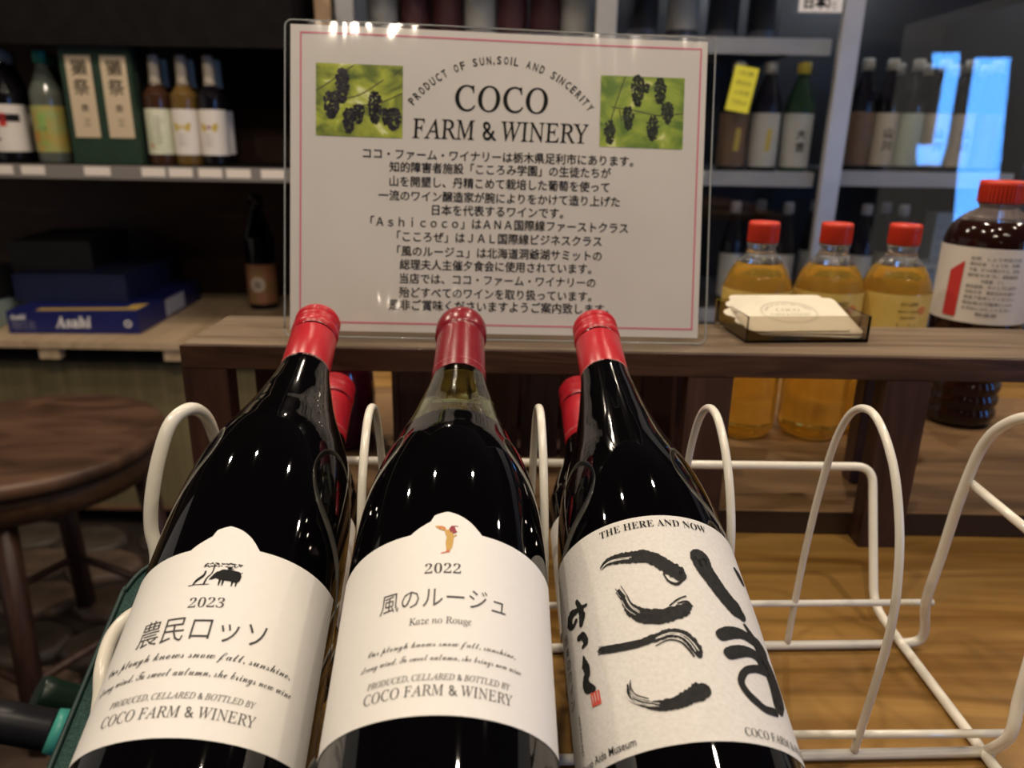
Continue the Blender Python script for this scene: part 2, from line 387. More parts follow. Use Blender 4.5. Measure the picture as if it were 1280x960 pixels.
def screw_cap(parent, material, print_=True, top=.325):
    pr = [(top - .060, .0142), (top - .0595, .0145), (top - .050, .0144), (top - .0215, .0142), (top - .0205, .0134), (top - .0190, .0134), (top - .0180, .0143), (top - .0160, .0147), (top - .0135, .0146), (top - .0122, .0136), (top - .0108, .0136), (top - .0096, .0143), (top - .0080, .0143), (top - .0068, .0140), (top - .0018, .0139), (top - .0005, .0134), (top, .0122)]
    c = obj('screw_cap', lathe(pr, 72), material, parent)
    kn = bmesh.new()
    for k in range(60):
        a = 2 * math.pi * k / 60; M = Matrix.Rotation(a, 4, 'Z') @ Matrix.Translation((.01395, 0, top - .0042))
        box(kn, (-.0002, -.00035, -.0018), (.0004, .00035, .0018), mx=M)
    k_ = obj('knurling', kn, material, c); k_['kind'] = 'stuff'
    if print_:
        acc = ([], [])
        for k in range(4):
            put_text(acc, serif('COCO FARM & WINERY'), -35 + k * 23, 0, width=20, shear=-.22, stretch=1.25)
        ofn = lambda x, y: (.01465 * math.sin(x * .001 / .01465), -.01465 * math.cos(x * .001 / .01465), top - .0535 + y * .001)
        flat_obj('cap_print', acc, ofn, CAP_INK, c)
    return c
def label_sheet(parent, u0, u1, vb, topf, fn, material, nu=90, nv=16, name='label'):
    bm = bmesh.new(); g_ = []
    for i in range(nu + 1):
        u = u0 + (u1 - u0) * i / nu; tv = topf(u)
        g_.append([bm.verts.new(fn(u, vb + (tv - vb) * j / nv)) for j in range(nv + 1)])
    for i in range(nu):
        for j in range(nv): bm.faces.new((g_[i][j], g_[i + 1][j], g_[i + 1][j + 1], g_[i][j + 1])).smooth = True
    return obj(name, bm, material, parent, recalc=False)
def arc_top(cu, vb, flat, peak, kink=13.5):
    def f(u):
        d = u - cu; base = vb + flat - 2.2 * (d / 55) ** 2
        x = d / kink
        if abs(x) < 1:
            hump = (1 - abs(x)) ; h = peak - flat
            e = h * (1 - math.exp(-2.1 * hump ** 1.1)) / (1 - math.exp(-2.1)) if d > -5 else h * (0.62 * min(1, hump / .55))
            if d <= -5: e = h * (.60 * (1 - (abs(x) - .37) / .63) ** .8 if abs(x) > .37 else .60)
            return base + e
        return base
    return f
def winery_label(bt, cu, vb, flat, peak, tilt, year, jp, jpw, romaji, emblem):
    fn0, fn1 = on_bottle(.00025, tilt, (cu, vb)), on_bottle(.00042, tilt, (cu, vb))
    lb = label_sheet(bt, cu - 55, cu + 55, vb, arc_top(cu, vb, flat, peak), fn0, PAPER)
    acc = ([], [])
    L1_ = romaji is None
    put_text(acc, serif(year), cu - (.4 if L1_ else .6), vb + (50 if L1_ else 53.6), width=12.8, offset=-.014)
    put_text(acc, jp, cu, vb + (39.4 if L1_ else 41.5), width=jpw, offset=-.005, stretch=1.15)
    if romaji: put_text(acc, serif(romaji), cu - .5, vb + 32.2, width=21, shear=-.22, stretch=1.1)
    put_text(acc, serif('PRODUCED, CELLARED & BOTTLED BY'), cu, vb + (14.0 if L1_ else 12.2), width=51 if L1_ else 48.5, offset=.002, stretch=1.2)
    put_text(acc, serif('COCO FARM & WINERY'), cu, vb + (8.6 if L1_ else 8.0), width=53.5 if L1_ else 50, shear=-.20, offset=-.001, stretch=1.15)
    flat_obj('printed_text', acc, fn1, INKG, lb)
    acc = ([], [])
    put_text(acc, script('Our plough knows snow fall, sunshine,'), cu + .5, vb + (28.5 if L1_ else 23.5), width=72 if L1_ else 52, offset=-.004, stretch=1.1)
    put_text(acc, script('strong wind. To sweet autumn, she brings new wine'), cu + .5, vb + (22.0 if L1_ else 18.6), width=76 if L1_ else 57, offset=-.004, stretch=1.4)
    flat_obj('handwritten_lines', acc, fn1, INK, lb)
    emblem(lb, cu, vb, fn1)
    return lb
def emblem_pig(lb, cu, vb, fn):
    acc = ([], []); ox, oy = cu - .2, vb + 59.5
    P2 = lambda pts: put_poly(acc, [(ox + x * 1.14, oy + y * 1.14) for x, y in pts])
    # boar body, head, legs
    P2([(-1.8, .4), (-.6, 2.6), (.2, 3.6), (.6, 3.5), (1.8, 4.4), (4.5, 4.4), (7.6, 3.8), (8.4, 2.2), (8.2, .3), (7.4, -.6), (5.0, -.1), (2.2, .2), (.4, .9), (-.8, .3)])
    for lx in (1.9, 3.0, 6.0, 7.3): P2([(lx - .45, 1.0), (lx + .45, 1.0), (lx + .15, -1.9), (lx - .25, -1.9)])
    put_stroke(acc, [(ox + 8.0, oy + 3.2, .3), (ox + 8.8, oy + 3.4, .3), (ox + 9.5, oy + 4.2, .3)], seed=1)
    P2([(3.2, 5.2), (4.4, 5.6), (4.9, 4.9), (5.6, 4.7), (4.2, 4.4), (3.4, 4.6)])
    put_stroke(acc, [(ox - 3.4, oy - 1.6, .8), (ox - 2.9, oy + 1, .6), (ox - 1.6, oy + 3.2, .5), (ox - 1.3, oy + 5.4, .5), (ox - 1.5, oy + 7.2, .4)], seed=2)
    put_stroke(acc, [(ox - 7.4, oy - 1.3, .6), (ox - 6.4, oy + .4, 1.1), (ox - 5.0, oy + 1.7, 1.2), (ox - 4.2, oy + 2.9, .9), (ox - 4.1, oy + 4.2, .7)], seed=3)
    put_stroke(acc, [(ox - 9.0, oy - 1.9, .35), (ox - 6.5, oy - 1.6, .35), (ox - 3, oy - 1.7, .35), (ox - 1.4, oy - 1.6, .2)], seed=4)
    rn = random.Random(5)
    for k in range(44):
        x = ox - 5 + rn.random() * 13.5; y = oy + 6.2 + rn.random() * 1.8 - .02 * abs(x - ox)
        a = rn.random() * 3; l = .5 + rn.random() * .5
        put_poly(acc, [(x + l * math.cos(a), y + l * .5 * math.sin(a)), (x + .28 * math.cos(a + 1.6), y + .28 * math.sin(a + 1.6)), (x - l * math.cos(a), y - l * .5 * math.sin(a)), (x + .28 * math.cos(a - 1.6), y + .28 * math.sin(a - 1.6))])
    flat_obj('animal_emblem', acc, fn, INK, lb)
def emblem_figure(lb, cu, vb, fn):
    ox, oy = cu + .6, vb + 67.5
    def part(name, polys, m_):
        acc = ([], [])
        for p in polys: put_poly(acc, [(ox + x, oy + y) for x, y in p])
        flat_obj(name, acc, fn, m_, lb)
    part('figure_emblem', [[(-1.0, 3.0), (.4, 3.6), (1.6, 2.2), (2.2, .4), (2.6, 1.2), (3.4, 1.0), (2.2, -.2), (1.8, -4.6), (1.1, -6.0), (-.3, -6.1), (-.7, -2.6), (-.4, -.2), (-1.1, 1.6)],
                           [(-5.0, 5.2), (-3.6, 5.4), (-2.2, 4.9), (-.6, 3.6), (-1.0, 2.6), (-2.6, 3.3), (-4.0, 4.2)]], mat('ochre_ink', (0.56, 0.34, 0.08), .5))
    part('figure_emblem', [[(-4.2, 4.6), (-2.4, 5.3), (-1.0, 4.4), (-1.4, 3.2), (-2.9, 3.6)], [(-.2, -6.0), (.9, -6.0), (1.0, -6.9), (-2.2, -7.6), (-2.2, -7.2), (-.5, -6.7)]], mat('orange_ink', (0.60, 0.16, 0.07), .5))
    part('figure_emblem', [[(.3, 3.8), (1.2, 5.4), (2.3, 5.2), (2.8, 3.4), (3.4, 2.4), (2.0, 1.5), (.9, 2.2)], [(1.9, 5.4), (3.6, 5.3), (3.6, 5.0), (2.1, 5.0)]], mat('crimson_ink', (0.28, 0.03, 0.05), .5))
KST = {
'K1':[(-28.2,111.5,1.5),(-25.3,112.9,2.6),(-20.7,112.6,3.7),(-15.7,111.7,4.4),(-10.0,110.7,4.8),(-6.0,108.5,4.6),(-2.5,105.1,4.9),(0.8,102.3,5.7),(2.0,100.5,4.6)],
'K1b':[(-4.1,101.4,0.5),(-2.9,98.0,0.7),(-0.1,96.4,1.1),(2.7,97.9,0.5)],
'K2':[(-22.6,98.1,0.7),(-21.0,93.8,1.9),(-19.7,89.5,3.2),(-16.8,85.9,4.3),(-11.8,83.3,5.0),(-5.9,83.1,4.6),(-0.4,84.8,4.3),(1.7,86.1,3.1)],
'K2b':[(-4.5,87.1,0.5),(-0.9,89.6,0.5),(2.4,91.0,0.4)],
'K2c':[(-1.3,87.9,0.5),(2.2,88.6,0.7),(3.9,86.6,0.5)],
'K3':[(-34.6,77.4,1.0),(-29.1,75.7,2.0),(-23.5,74.6,1.8),(-17.4,74.0,2.3),(-11.3,74.9,2.6),(-6.7,75.9,2.7),(-2.5,74.9,3.0),(0.1,72.2,3.3),(1.6,68.7,3.1),(2.0,66.5,1.8)],
'K3b':[(-12.5,71.6,0.3),(-7.8,73.1,0.4),(-3.7,72.0,0.5),(-1.5,69.1,0.6),(-0.1,66.2,0.6)],
'K4':[(-25.2,59.7,0.6),(-25.3,56.8,1.0),(-24.0,54.0,1.3),(-19.9,51.5,1.9),(-16.0,50.0,2.7),(-10.5,49.8,3.5),(-5.6,51.2,4.0),(-1.4,52.9,5.1),(0.3,53.4,4.5)],
'I1':[(13.1,110.3,7.3),(13.7,105.8,6.7),(15.7,101.0,6.4),(18.4,95.8,6.3),(21.5,91.7,6.6),(24.1,89.4,6.9),(26.2,87.7,4.5)],
'I2':[(34.8,113.0,2.1),(36.7,111.3,3.8),(38.6,109.2,3.4)],
'M1':[(12.7,75.5,4.7),(17.1,77.4,5.0),(22.5,78.5,4.4),(27.7,78.0,4.6),(32.8,77.3,6.1),(35.8,76.0,6.2)],
'MV':[(26.7,83.4,1.7),(28.6,81.0,2.8),(30.7,77.8,4.8),(32.6,74.0,7.2),(34.7,70.3,9.0),(36.5,66.0,10.3),(36.1,59.6,10.2),(33.2,53.5,6.3)],
'M2':[(13.9,68.3,4.7),(18.4,70.2,4.8),(24.0,71.5,4.2),(28.8,70.9,4.8),(31.4,67.7,7.3)],
'ML':[(31.2,66.4,4.2),(24.3,64.9,2.9),(19.1,62.6,2.6),(15.8,58.3,2.9),(16.9,54.4,3.1),(20.2,51.6,3.3),(24.0,49.8,3.0),(29.7,50.3,3.0)],
'S1':[(-44.0,103.6,1.6),(-42.0,99.1,2.4),(-41.6,95.2,3.0),(-42.6,92.5,2.1)],
'S2':[(-38.4,98.9,1.1),(-44.2,99.6,1.7),(-48.7,100.1,3.2),(-50.8,97.7,4.0),(-48.5,94.5,1.5),(-45.6,95.7,1.6)],
'S3':[(-45.3,87.7,1.9),(-42.6,87.2,2.6),(-41.1,84.0,2.3),(-43.4,82.8,1.0)],
'S4':[(-43.6,78.9,0.8),(-43.3,75.4,2.9),(-42.4,71.8,2.8),(-44.0,69.3,3.0),(-43.4,66.6,3.6),(-40.0,64.3,1.9)]}
BT = [((-0.1260, 0.4756, 0.1961), -3.26), ((-0.0312, 0.4452, 0.2032), -2.11), ((0.0530, 0.4790, 0.1949), -2.95)]
EL = 21.78
b1 = thing('wine_bottle', 'wine bottle with red screw cap and white 2023 label with boar, leftmost in rack', 'bottle', mx=bottle_mx(BT[0][0], BT[0][1], EL))
glass_body(b1); screw_cap(b1, RED_CAP)
winery_label(b1, 1.5, 35.8, 75.0, 85.5, 0, '2023', '農民ロッソ', 47, None, emblem_pig)
b2 = thing('wine_bottle', 'wine bottle with dark red capsule and white 2022 label, middle of the rack', 'bottle', mx=bottle_mx(BT[1][0], BT[1][1], EL))
glass_body(b2, neck_from=.2150)
cp = obj('capsule', lathe([(.2670, .0150), (.2675, .0152), (.2680, .0152), (.290, .0144), (.3065, .0139), (.3075, .0138), (.3085, .0146), (.3100, .0152), (.3165, .0152), (.3190, .0149), (.3225, .0139), (.3243, .0128), (.325, .0108)], 72), DARKRED_CAP, b2)
acc = ([], [])
for k in range(4): put_text(acc, serif('COCO FARM & WINERY'), -35 + k * 23, 0, width=20, shear=-.22, stretch=1.2)
flat_obj('cap_print', acc, lambda x, y: (.01535 * math.sin(x * .001 / .01535), -.01535 * math.cos(x * .001 / .01535), .2725 + y * .001), mat('faint_cap_print', (.42, .07, .08), .4), cp)
winery_label(b2, 0.5, 61.7, 70.0, 79.8, 0, '2022', '風のルージュ', 45.5, 'Kaze no Rouge', emblem_figure)
b3 = thing('wine_bottle', 'dark wine bottle with red screw cap and grey paper label of large black brush writing', 'bottle', mx=bottle_mx(BT[2][0], BT[2][1], EL))
PROF = PB_
glass_body(b3); screw_cap(b3, RED_CAP)
f0, f1 = on_bottle(.00025), on_bottle(.00055)
lb = label_sheet(b3, -64, 56, 36.3, lambda u: 131.5, f0, WASHI, 96, 20)
acc = ([], [])
for i, (k, pts) in enumerate(KST.items()): put_stroke(acc, pts, 1.02 if k[0] == 'M' else 1.26, .28 if k[0] in 'KS' else .07, seed=i, n=8)
rn = random.Random(11)
for key, n0 in (('K1', 3), ('K2', 3), ('K3', 3), ('K4', 3)):     # dry bristle streaks beside the stroke starts
    for j in range(5):
        base = KST[key][:n0 + 1]; dx, dy = rn.uniform(-1.3, 1.3), rn.uniform(-1.6, 1.6)
        put_stroke(acc, [(x + dx, y + dy, .35) for x, y, w_ in base], 1.0, .8, seed=j, n=4)
flat_obj('brush_writing', acc, f1, mottled('brush_ink', (0.004, 0.004, 0.0045), (0.014, 0.014, 0.014), (500, 500, 500), .8), lb)
acc = ([], [])      # dry white streaks left open inside strokes
for j, (key, sl) in enumerate((('K1', slice(0, 4)), ('K2', slice(1, 4)), ('K4', slice(1, 5)), ('K3', slice(4, 9)))):
    for q in range(4):
        dx, dy = rn.uniform(-.9, .9), rn.uniform(-.9, .9)
        put_stroke(acc, [(x + dx, y + dy, .22) for x, y, w_ in KST[key][sl]], 1.0, 1.2, seed=q, n=5, ends=False)
flat_obj('dry_streaks', acc, on_bottle(.00066), WASHI, lb)
acc = ([], []); put_text(acc, serif('THE HERE AND NOW', True), -3.2, 127.2, width=48, offset=-.006, stretch=1.1)
flat_obj('title_text', acc, f1, INK, lb); acc = ([], [])
put_text(acc, serif('COCO FARM & WINERY', False), 30.5, 40.0, width=38, shear=-.2, stretch=1.2)
flat_obj('maker_text', acc, f1, INK, lb); acc = ([], [])
put_text(acc, 'Mitsuo Aida Museum', -40, 40.2, width=29, offset=.004, stretch=1.15)
flat_obj('museum_text', acc, f1, INK, lb); acc = ([], [])
put_text(acc, 'WM.TWM.WET', -51.5, 52, width=15, rot=-math.pi / 2)
for k, ch in enumerate('日本のワイン'): put_text(acc, ch, -56.0, 93 - k * 5.4, height=3.8)
flat_obj('side_text', acc, f1, INK, lb)
acc = ([], []); put_poly(acc, [(-42.4, 63.6), (-37.4, 62.9), (-37.1, 57.6), (-42.0, 58.2)]); flat_obj('seal_stamp', acc, f1, mat('vermilion_ink', (.62, .09, .06), .6), lb)
acc = ([], [])
for q in range(3): put_stroke(acc, [(-41.4 + q * 1.5, 62.6, .25), (-41.0 + q * 1.4, 60.6, .3), (-41.2 + q * 1.5, 59.2, .25)], seed=q)
flat_obj('seal_lines', acc, on_bottle(.0007), WASHI, lb)
PROF = PA
# lower row: bottles lying behind, only caps and shoulders show
PL = [(0, .024), (.004, .0295), (.012, .0303), (.115, .0303), (.130, .0288), (.146, .0240), (.160, .0188), (.175, .0154), (.190, .0140), (.232, .0134)]
LOW = [((-0.1300, 0.528, 0.1345), 'small bottle behind the 2023 bottle, only its red cap and neck showing'),
       ((0.0490, 0.530, 0.1345), 'small bottle behind the brush-writing bottle, red cap just left of its neck')]
for i, (T, lab) in enumerate(LOW):
    b = thing('wine_bottle', lab, 'bottle', mx=bottle_mx(T, -2.9, 21.5, .24), group='small red-capped bottles lying behind the front row')
    obj('glass', lathe(smooth(PL), 64), GLASS_DARK, b); screw_cap(b, RED_CAP, top=.24)
    obj('label', lathe([(.035, .0306), (.105, .0306)], 64, cap0=False, cap1=False), PAPER, b)
# green cloth covered case under the left bottle
M1 = bottle_mx(BT[0][0], BT[0][1], EL)
obj('foot_loop', tube(catmull([M1 @ Vector(q_) for q_ in ((-.0450, .013, .1190), (-.0480, .009, .1150), (-.0505, .006, .108), (-.0520, .005, .099), (-.0505, .005, .086), (-.0480, .008, .075), (-.0465, .012, .060), (-.0460, .0125, .04))], 6), .0032, 12), WIRE, rack)
gc = thing('cloth_case', 'dark green woven cloth case with rounded top beside the leftmost bottle', 'case', mx=M1)
CLOTH = mottled('dark_green_cloth', (0.008, 0.035, 0.030), (0.016, 0.060, 0.050), (900, 900, 900), .75, .8, 2)
bm = bmesh.new(); out = [(-.0605, -.03), (-.0610, .118), (-.0600, .132), (-.0565, .142), (-.0510, .1475), (-.0435, .150), (-.0435, -.03)]
fv = [bm.verts.new((x, .050, z)) for x, z in out]; f = bm.faces.new(fv)
e = bmesh.ops.extrude_face_region(bm, geom=[f]); bmesh.ops.translate(bm, vec=(0, -.033, 0), verts=[v for v in e['geom'] if isinstance(v, bmesh.types.BMVert)])
cs = obj('case_body', bm, CLOTH, gc)
obj('case_floor', BX((-.0434, .0425, -.03), (.02, .0450, .10)), CLOTH, gc)
obj('piping', tube(catmull([(x - .0004, .0165, z) for x, z in out[:5]], 6), .0012, 8), mat('dark_green_trim', (0.006, 0.028, 0.024), .5), gc)
# ================================================================== laminated sign
SO = Vector((-0.17215, 0.5500, 0.1662)); SX = Vector((0.99813, 0.05581, -0.0175)).normalized(); SV = Vector((0.0, 0.24938, 0.96835)); SV = (SV - SX * SV.dot(SX) * .6).normalized()
SN = SX.cross(SV).normalized()
SM = Matrix((SX, SV, SN)).transposed().to_4x4(); SM.translation = SO
SW, SH = 322.5, 232.2
sg = thing('laminated_sign', 'laminated white notice about a winery with two grape photos and black Japanese text', 'sign', mx=SM)
mm = lambda z: (lambda x, y: (x * .001, y * .001, z + .0009 * math.sin(x * .021) * math.sin(y * .03 + 1)))
def sheet(x0, y0, x1, y1, z, material, name, parent, nu=30, nv=20, thick=0.0, r_=0):
    bm = bmesh.new(); fn = mm(z); gr = []
    for i in range(nu + 1):
        gr.append([])
        for j in range(nv + 1):
            x, y = x0 + (x1 - x0) * i / nu, y0 + (y1 - y0) * j / nv
            if r_:   # rounded corners
                cx_ = min(max(x, x0 + r_), x1 - r_); cy_ = min(max(y, y0 + r_), y1 - r_); dx, dy = x - cx_, y - cy_; l = math.hypot(dx, dy)
                if l > r_: x, y = cx_ + dx / l * r_, cy_ + dy / l * r_
            gr[-1].append(bm.verts.new(fn(x, y)))
    for i in range(nu):
        for j in range(nv): bm.faces.new((gr[i][j], gr[i + 1][j], gr[i + 1][j + 1], gr[i][j + 1])).smooth = True
    if thick:
        e_ = bmesh.ops.extrude_face_region(bm, geom=list(bm.faces)); bmesh.ops.translate(bm, vec=(0, 0, -thick), verts=[v for v in e_['geom'] if isinstance(v, bmesh.types.BMVert)])
    return obj(name, bm, material, parent, smooth=True)
SPAPER = mottled('cream_sign_paper', (0.70, 0.655, 0.60), (0.72, 0.675, 0.62), (30, 30, 30), .5)
sheet(4.0, 4.5, SW - 6, SH - 3, 0.0, SPAPER, 'paper_sheet', sg)
LAM = bpy.data.materials.new('laminate_film'); LAM.use_nodes = True
_b = LAM.node_tree.nodes['Principled BSDF']; _b.inputs['Base Color'].default_value = (1, 1, 1, 1); _b.inputs['Transmission Weight'].default_value = 1; _b.inputs['IOR'].default_value = 1.12; _b.inputs['Roughness'].default_value = 0.0
def film_mat():
    M = bpy.data.materials.new('glossy_laminate'); M.use_nodes = True; N = M.node_tree.nodes; L = M.node_tree.links
    N.remove(N['Principled BSDF']); o_ = N['Material Output']
    tr = N.new('ShaderNodeBsdfTransparent'); tr.inputs[0].default_value = (.97, .97, .96, 1); gl = N.new('ShaderNodeBsdfGlossy'); gl.inputs['Roughness'].default_value = .06
    mx_ = N.new('ShaderNodeMixShader'); fr_ = N.new('ShaderNodeFresnel'); fr_.inputs['IOR'].default_value = 1.5
    nz = N.new('ShaderNodeTexNoise'); nz.inputs['Scale'].default_value = 1; nz.inputs['Detail'].default_value = 2; mp_ = N.new('ShaderNodeMapping'); mp_.inputs['Scale'].default_value = (20, 5, 1); mp_.inputs['Rotation'].default_value = (0, 0, .2)
    tc = N.new('ShaderNodeTexCoord'); bp = N.new('ShaderNodeBump'); bp.inputs['Strength'].default_value = .45; bp.inputs['Distance'].default_value = .006
    L.new(tc.outputs['Object'], mp_.inputs['Vector']); L.new(mp_.outputs[0], nz.inputs['Vector']); L.new(nz.outputs['Fac'], bp.inputs['Height']); L.new(bp.outputs[0], gl.inputs['Normal']); L.new(bp.outputs[0], fr_.inputs['Normal'])
    L.new(fr_.outputs[0], mx_.inputs[0]); L.new(tr.outputs[0], mx_.inputs[1]); L.new(gl.outputs[0], mx_.inputs[2]); L.new(mx_.outputs[0], o_.inputs[0])
    return M
FILM = film_mat()
sheet(0, 0, SW, SH, .0006, FILM, 'laminate_film', sg, 40, 28, r_=5)
rim = []
for k in range(41):
    pass
rp = []
for (cx_, cy_, a0) in ((5, 5, 180), (SW - 5, 5, 270), (SW - 5, SH - 5, 0), (5, SH - 5, 90)):
    for k in range(7): rp.append((cx_ + 5 * math.cos(R(a0 + 15 * k)), cy_ + 5 * math.sin(R(a0 + 15 * k))))
rp.append(rp[0]); dense = []
for a_, b_2 in zip(rp, rp[1:]):
    n_ = max(1, int(math.dist(a_, b_2) / 8))
    dense += [(a_[0] + (b_2[0] - a_[0]) * k / n_, a_[1] + (b_2[1] - a_[1]) * k / n_) for k in range(n_)]
dense.append(rp[0])
obj('laminate_edge', tube([mm(.0002)(x, y) for x, y in dense], .0006, 6), mat('grey_film_edge', (.30, .31, .29), .25, coat=.5), sg)
acc = ([], [])
for x0, y0, x1, y1 in ((11.3, 10.6, 312.1, 11.7), (11.3, 223.0, 312.1, 224.1), (11.0, 10.6, 12.1, 224.1), (311.0, 10.6, 312.1, 224.1)):
    n_ = 40
    for k in range(n_):
        ta, tb = k / n_, (k + 1) / n_
        if x1 - x0 > y1 - y0: put_poly(acc, [(x0 + (x1 - x0) * ta, y0), (x0 + (x1 - x0) * tb, y0), (x0 + (x1 - x0) * tb, y1), (x0 + (x1 - x0) * ta, y1)])
        else: put_poly(acc, [(x0, y0 + (y1 - y0) * ta), (x1, y0 + (y1 - y0) * ta), (x1, y0 + (y1 - y0) * tb), (x0, y0 + (y1 - y0) * tb)])
flat_obj('pink_border', acc, mm(.00025), mat('pink_ink', (.72, .16, .24), .5), sg)
LINES = ['ココ・ファーム・ワイナリーは栃木県足利市にあります。', '知的障害者施設「こころみ学園」の生徒たちが', '山を開墾し、丹精こめて栽培した葡萄を使って', '一流のワイン醸造家が腕によりをかけて造り上げた', '日本を代表するワインです。',
         '「Ａｓｈｉｃｏｃｏ」はＡＮＡ国際線ファーストクラス', '「こころぜ」はＪＡＬ国際線ビジネスクラス', '「風のルージュ」は北海道洞爺湖サミットの', '総理夫人主催夕食会に使用されています。', '当店では、ココ・ファーム・ワイナリーの', '殆どすべてのワインを取り扱っています。', '是非ご賞味くださいますようご案内致します。']
LX = [(57.5, 261.6, 137.9), (77.2, 244.6, 128.4), (77.4, 243.8, 117.8), (69.3, 252.2, 107.2), (109.5, 208.9, 97.2), (63.6, 259.2, 87.4), (83.5, 239.1, 76.8), (83.7, 239.5, 65.8), (85.7, 231.8, 55.8), (85.9, 235.3, 45.3), (85.5, 232.5, 34.8), (77.8, 246.0, 25.2)]
acc = ([], [])
for tx, (xa, xb, yy) in zip(LINES, LX):
    V, Fc, w, h = text2d(tx); k = (xb - xa) / w; ys = [v[1] for v in V]; b = len(acc[0])
    for ddx in (-.016, .016):       # printed twice, a hair apart, for the heavy weight
        b = len(acc[0])
        for x, y in V: acc[0].append((xa + (x + ddx) * k, yy + (y - h / 2 + ddx * .6) * k * 1.06))
        for f in Fc: acc[1].append(tuple(b + i for i in f))
flat_obj('japanese_text', acc, mm(.0003), INK, sg)
acc = ([], [])
put_text(acc, serif('COCO'), 160.5, 180.6, width=70, shear=-.22, height=19.5, offset=.006)
put_text(acc, serif('FARM & WINERY'), 160.5, 157.2, width=133, shear=-.20, height=15.0, offset=.005)
AT = 'PRODUCT OF SUN,SOIL AND SINCERITY'; ccx, ccy, ra_ = 160.5, 124.0, 85.3
wts = [.45 if c in 'I,' else .8 if c == ' ' else 1.0 for c in AT]; tot = sum(wts); run = 0
for ch, wt in zip(AT, wts):
    a = R(143.5 - 107.0 * (run + wt / 2) / tot); run += wt
    if ch == ' ': continue
    yy = ccy + ra_ * math.sin(a); xx = ccx + ra_ * math.cos(a)
    if ch == ',': put_poly(acc, [(xx - .6, yy - 1.6), (xx + .6, yy - 1.6), (xx + .2, yy - 3.6), (xx - .3, yy - 3.6)]); continue
    put_text(acc, ch, xx, yy, height=5.9, width=.9 if ch == 'I' else 3.3, rot=a - math.pi / 2, offset=.012)
flat_obj('english_text', acc, mm(.0003), INK, sg)
def grape_photo(x0, y0, x1, y1, clusters, branches, c1, c2, c3, seed):
    ph = sheet(x0, y0, x1, y1, .00025, None, 'grape_photo', sg, 8, 6)
    M = mottled('vineyard_print_%d' % seed, c1, c2, (55, 70, 55), .5, detail=5, p0=.36, p1=.60, distort=.6)
    cr = [n for n in M.node_tree.nodes if n.type == 'VALTORGB'][0]; q = cr.color_ramp.elements.new(.68); q.color = (*c3, 1)
    ph.data.materials.clear(); ph.data.materials.append(M)
    acc = ([], []); rn = random.Random(seed)
    for pts in branches: put_stroke(acc, [(x, y, .8) for x, y in pts], 1, .3, n=4)
    flat_obj('printed_branches', acc, mm(.00032), mat('branch_ink', (.07, .06, .03), .5), ph)
    acc = ([], [])
    for (cx_, cy_, w_, h_) in clusters:
        w_ *= 1.18; h_ *= 1.12
        for k in range(int(w_ * h_ * .7)):
            ty = rn.random(); hw = w_ / 2 * (math.sqrt(1 - (ty * 2 - 1) ** 2 * .9)) * (1.0 - .35 * ty)
            x, y = cx_ + rn.uniform(-hw, hw), cy_ + h_ / 2 - ty * h_; r_ = rn.uniform(.75, 1.15)
            put_poly(acc, [(x + r_ * math.cos(a * math.pi / 4), y + r_ * math.sin(a * math.pi / 4)) for a in range(8)])
    flat_obj('printed_grapes', acc, mm(.00038), mottled('grape_ink_%d' % seed, (.012, .010, .018), (.05, .045, .06) if seed == 1 else (.06, .08, .04), (600, 600, 600), .5), ph)
grape_photo(22.7, 149.4, 86.6, 202.0, [(42, 186, 10, 22), (34, 172, 12, 17), (47, 161, 9, 16), (54, 166, 9, 12), (66, 171, 10, 20), (80, 163, 11, 14), (74, 165, 6, 10)],
            [[(23, 182), (35, 190), (50, 201)], [(40, 176), (55, 180), (72, 191)], [(50, 172), (68, 174), (86, 182)], [(80, 195), (86, 200)]], (.10, .15, .02), (.48, .54, .06), (.85, .88, .45), 1)
grape_photo(235.4, 148.2, 299.6, 201.6, [(264, 191, 10, 20), (281, 191, 9, 17), (257, 170, 8, 15), (276, 163, 9, 16), (287, 175, 9, 14), (243, 159, 8, 15), (270, 193, 6, 6)],
            [[(254, 201), (247, 180), (243, 165)], [(244, 178), (262, 176), (280, 173), (299, 175)], [(250, 176), (252, 168)]], (.12, .22, .03), (.38, .48, .06), (.72, .76, .30), 2)
# ================================================================== acrylic tray of cards
pf0, pf1 = WZ(934, 431, RT), WZ(1088, 430, RT); pk0 = WZ(903, 400, RT)
ux = (pf1 - pf0); wbx = ux.length; ux.normalize(); uy = (pk0 - pf0); dbx = .082; uy = Vector((-ux.y, ux.x, 0))
TM = Matrix((ux, uy, Vector((0, 0, 1)))).transposed().to_4x4(); TM.translation = pf0 + Vector((0, 0, .0003)) + uy * .004
tr = thing('acrylic_tray', 'shallow smoky acrylic tray on the bench right of the sign', 'tray', mx=TM)
hb = .021; th_ = .0016
obj('tray_floor', BX((0, 0, 0), (wbx, .072, th_)), ACRYL, tr)
for lo, hi in (((0, 0, th_), (wbx, th_, hb)), ((0, .072 - th_, th_), (wbx, .072, hb)), ((0, th_, th_), (th_, .072 - th_, hb)), ((wbx - th_, th_, th_), (wbx, .072 - th_, hb))):
    obj('tray_side', BX(lo, hi), ACRYL, tr)
CARD = mottled('cream_card', (.72, .66, .52), (.76, .70, .56), (80, 80, 80), .6)
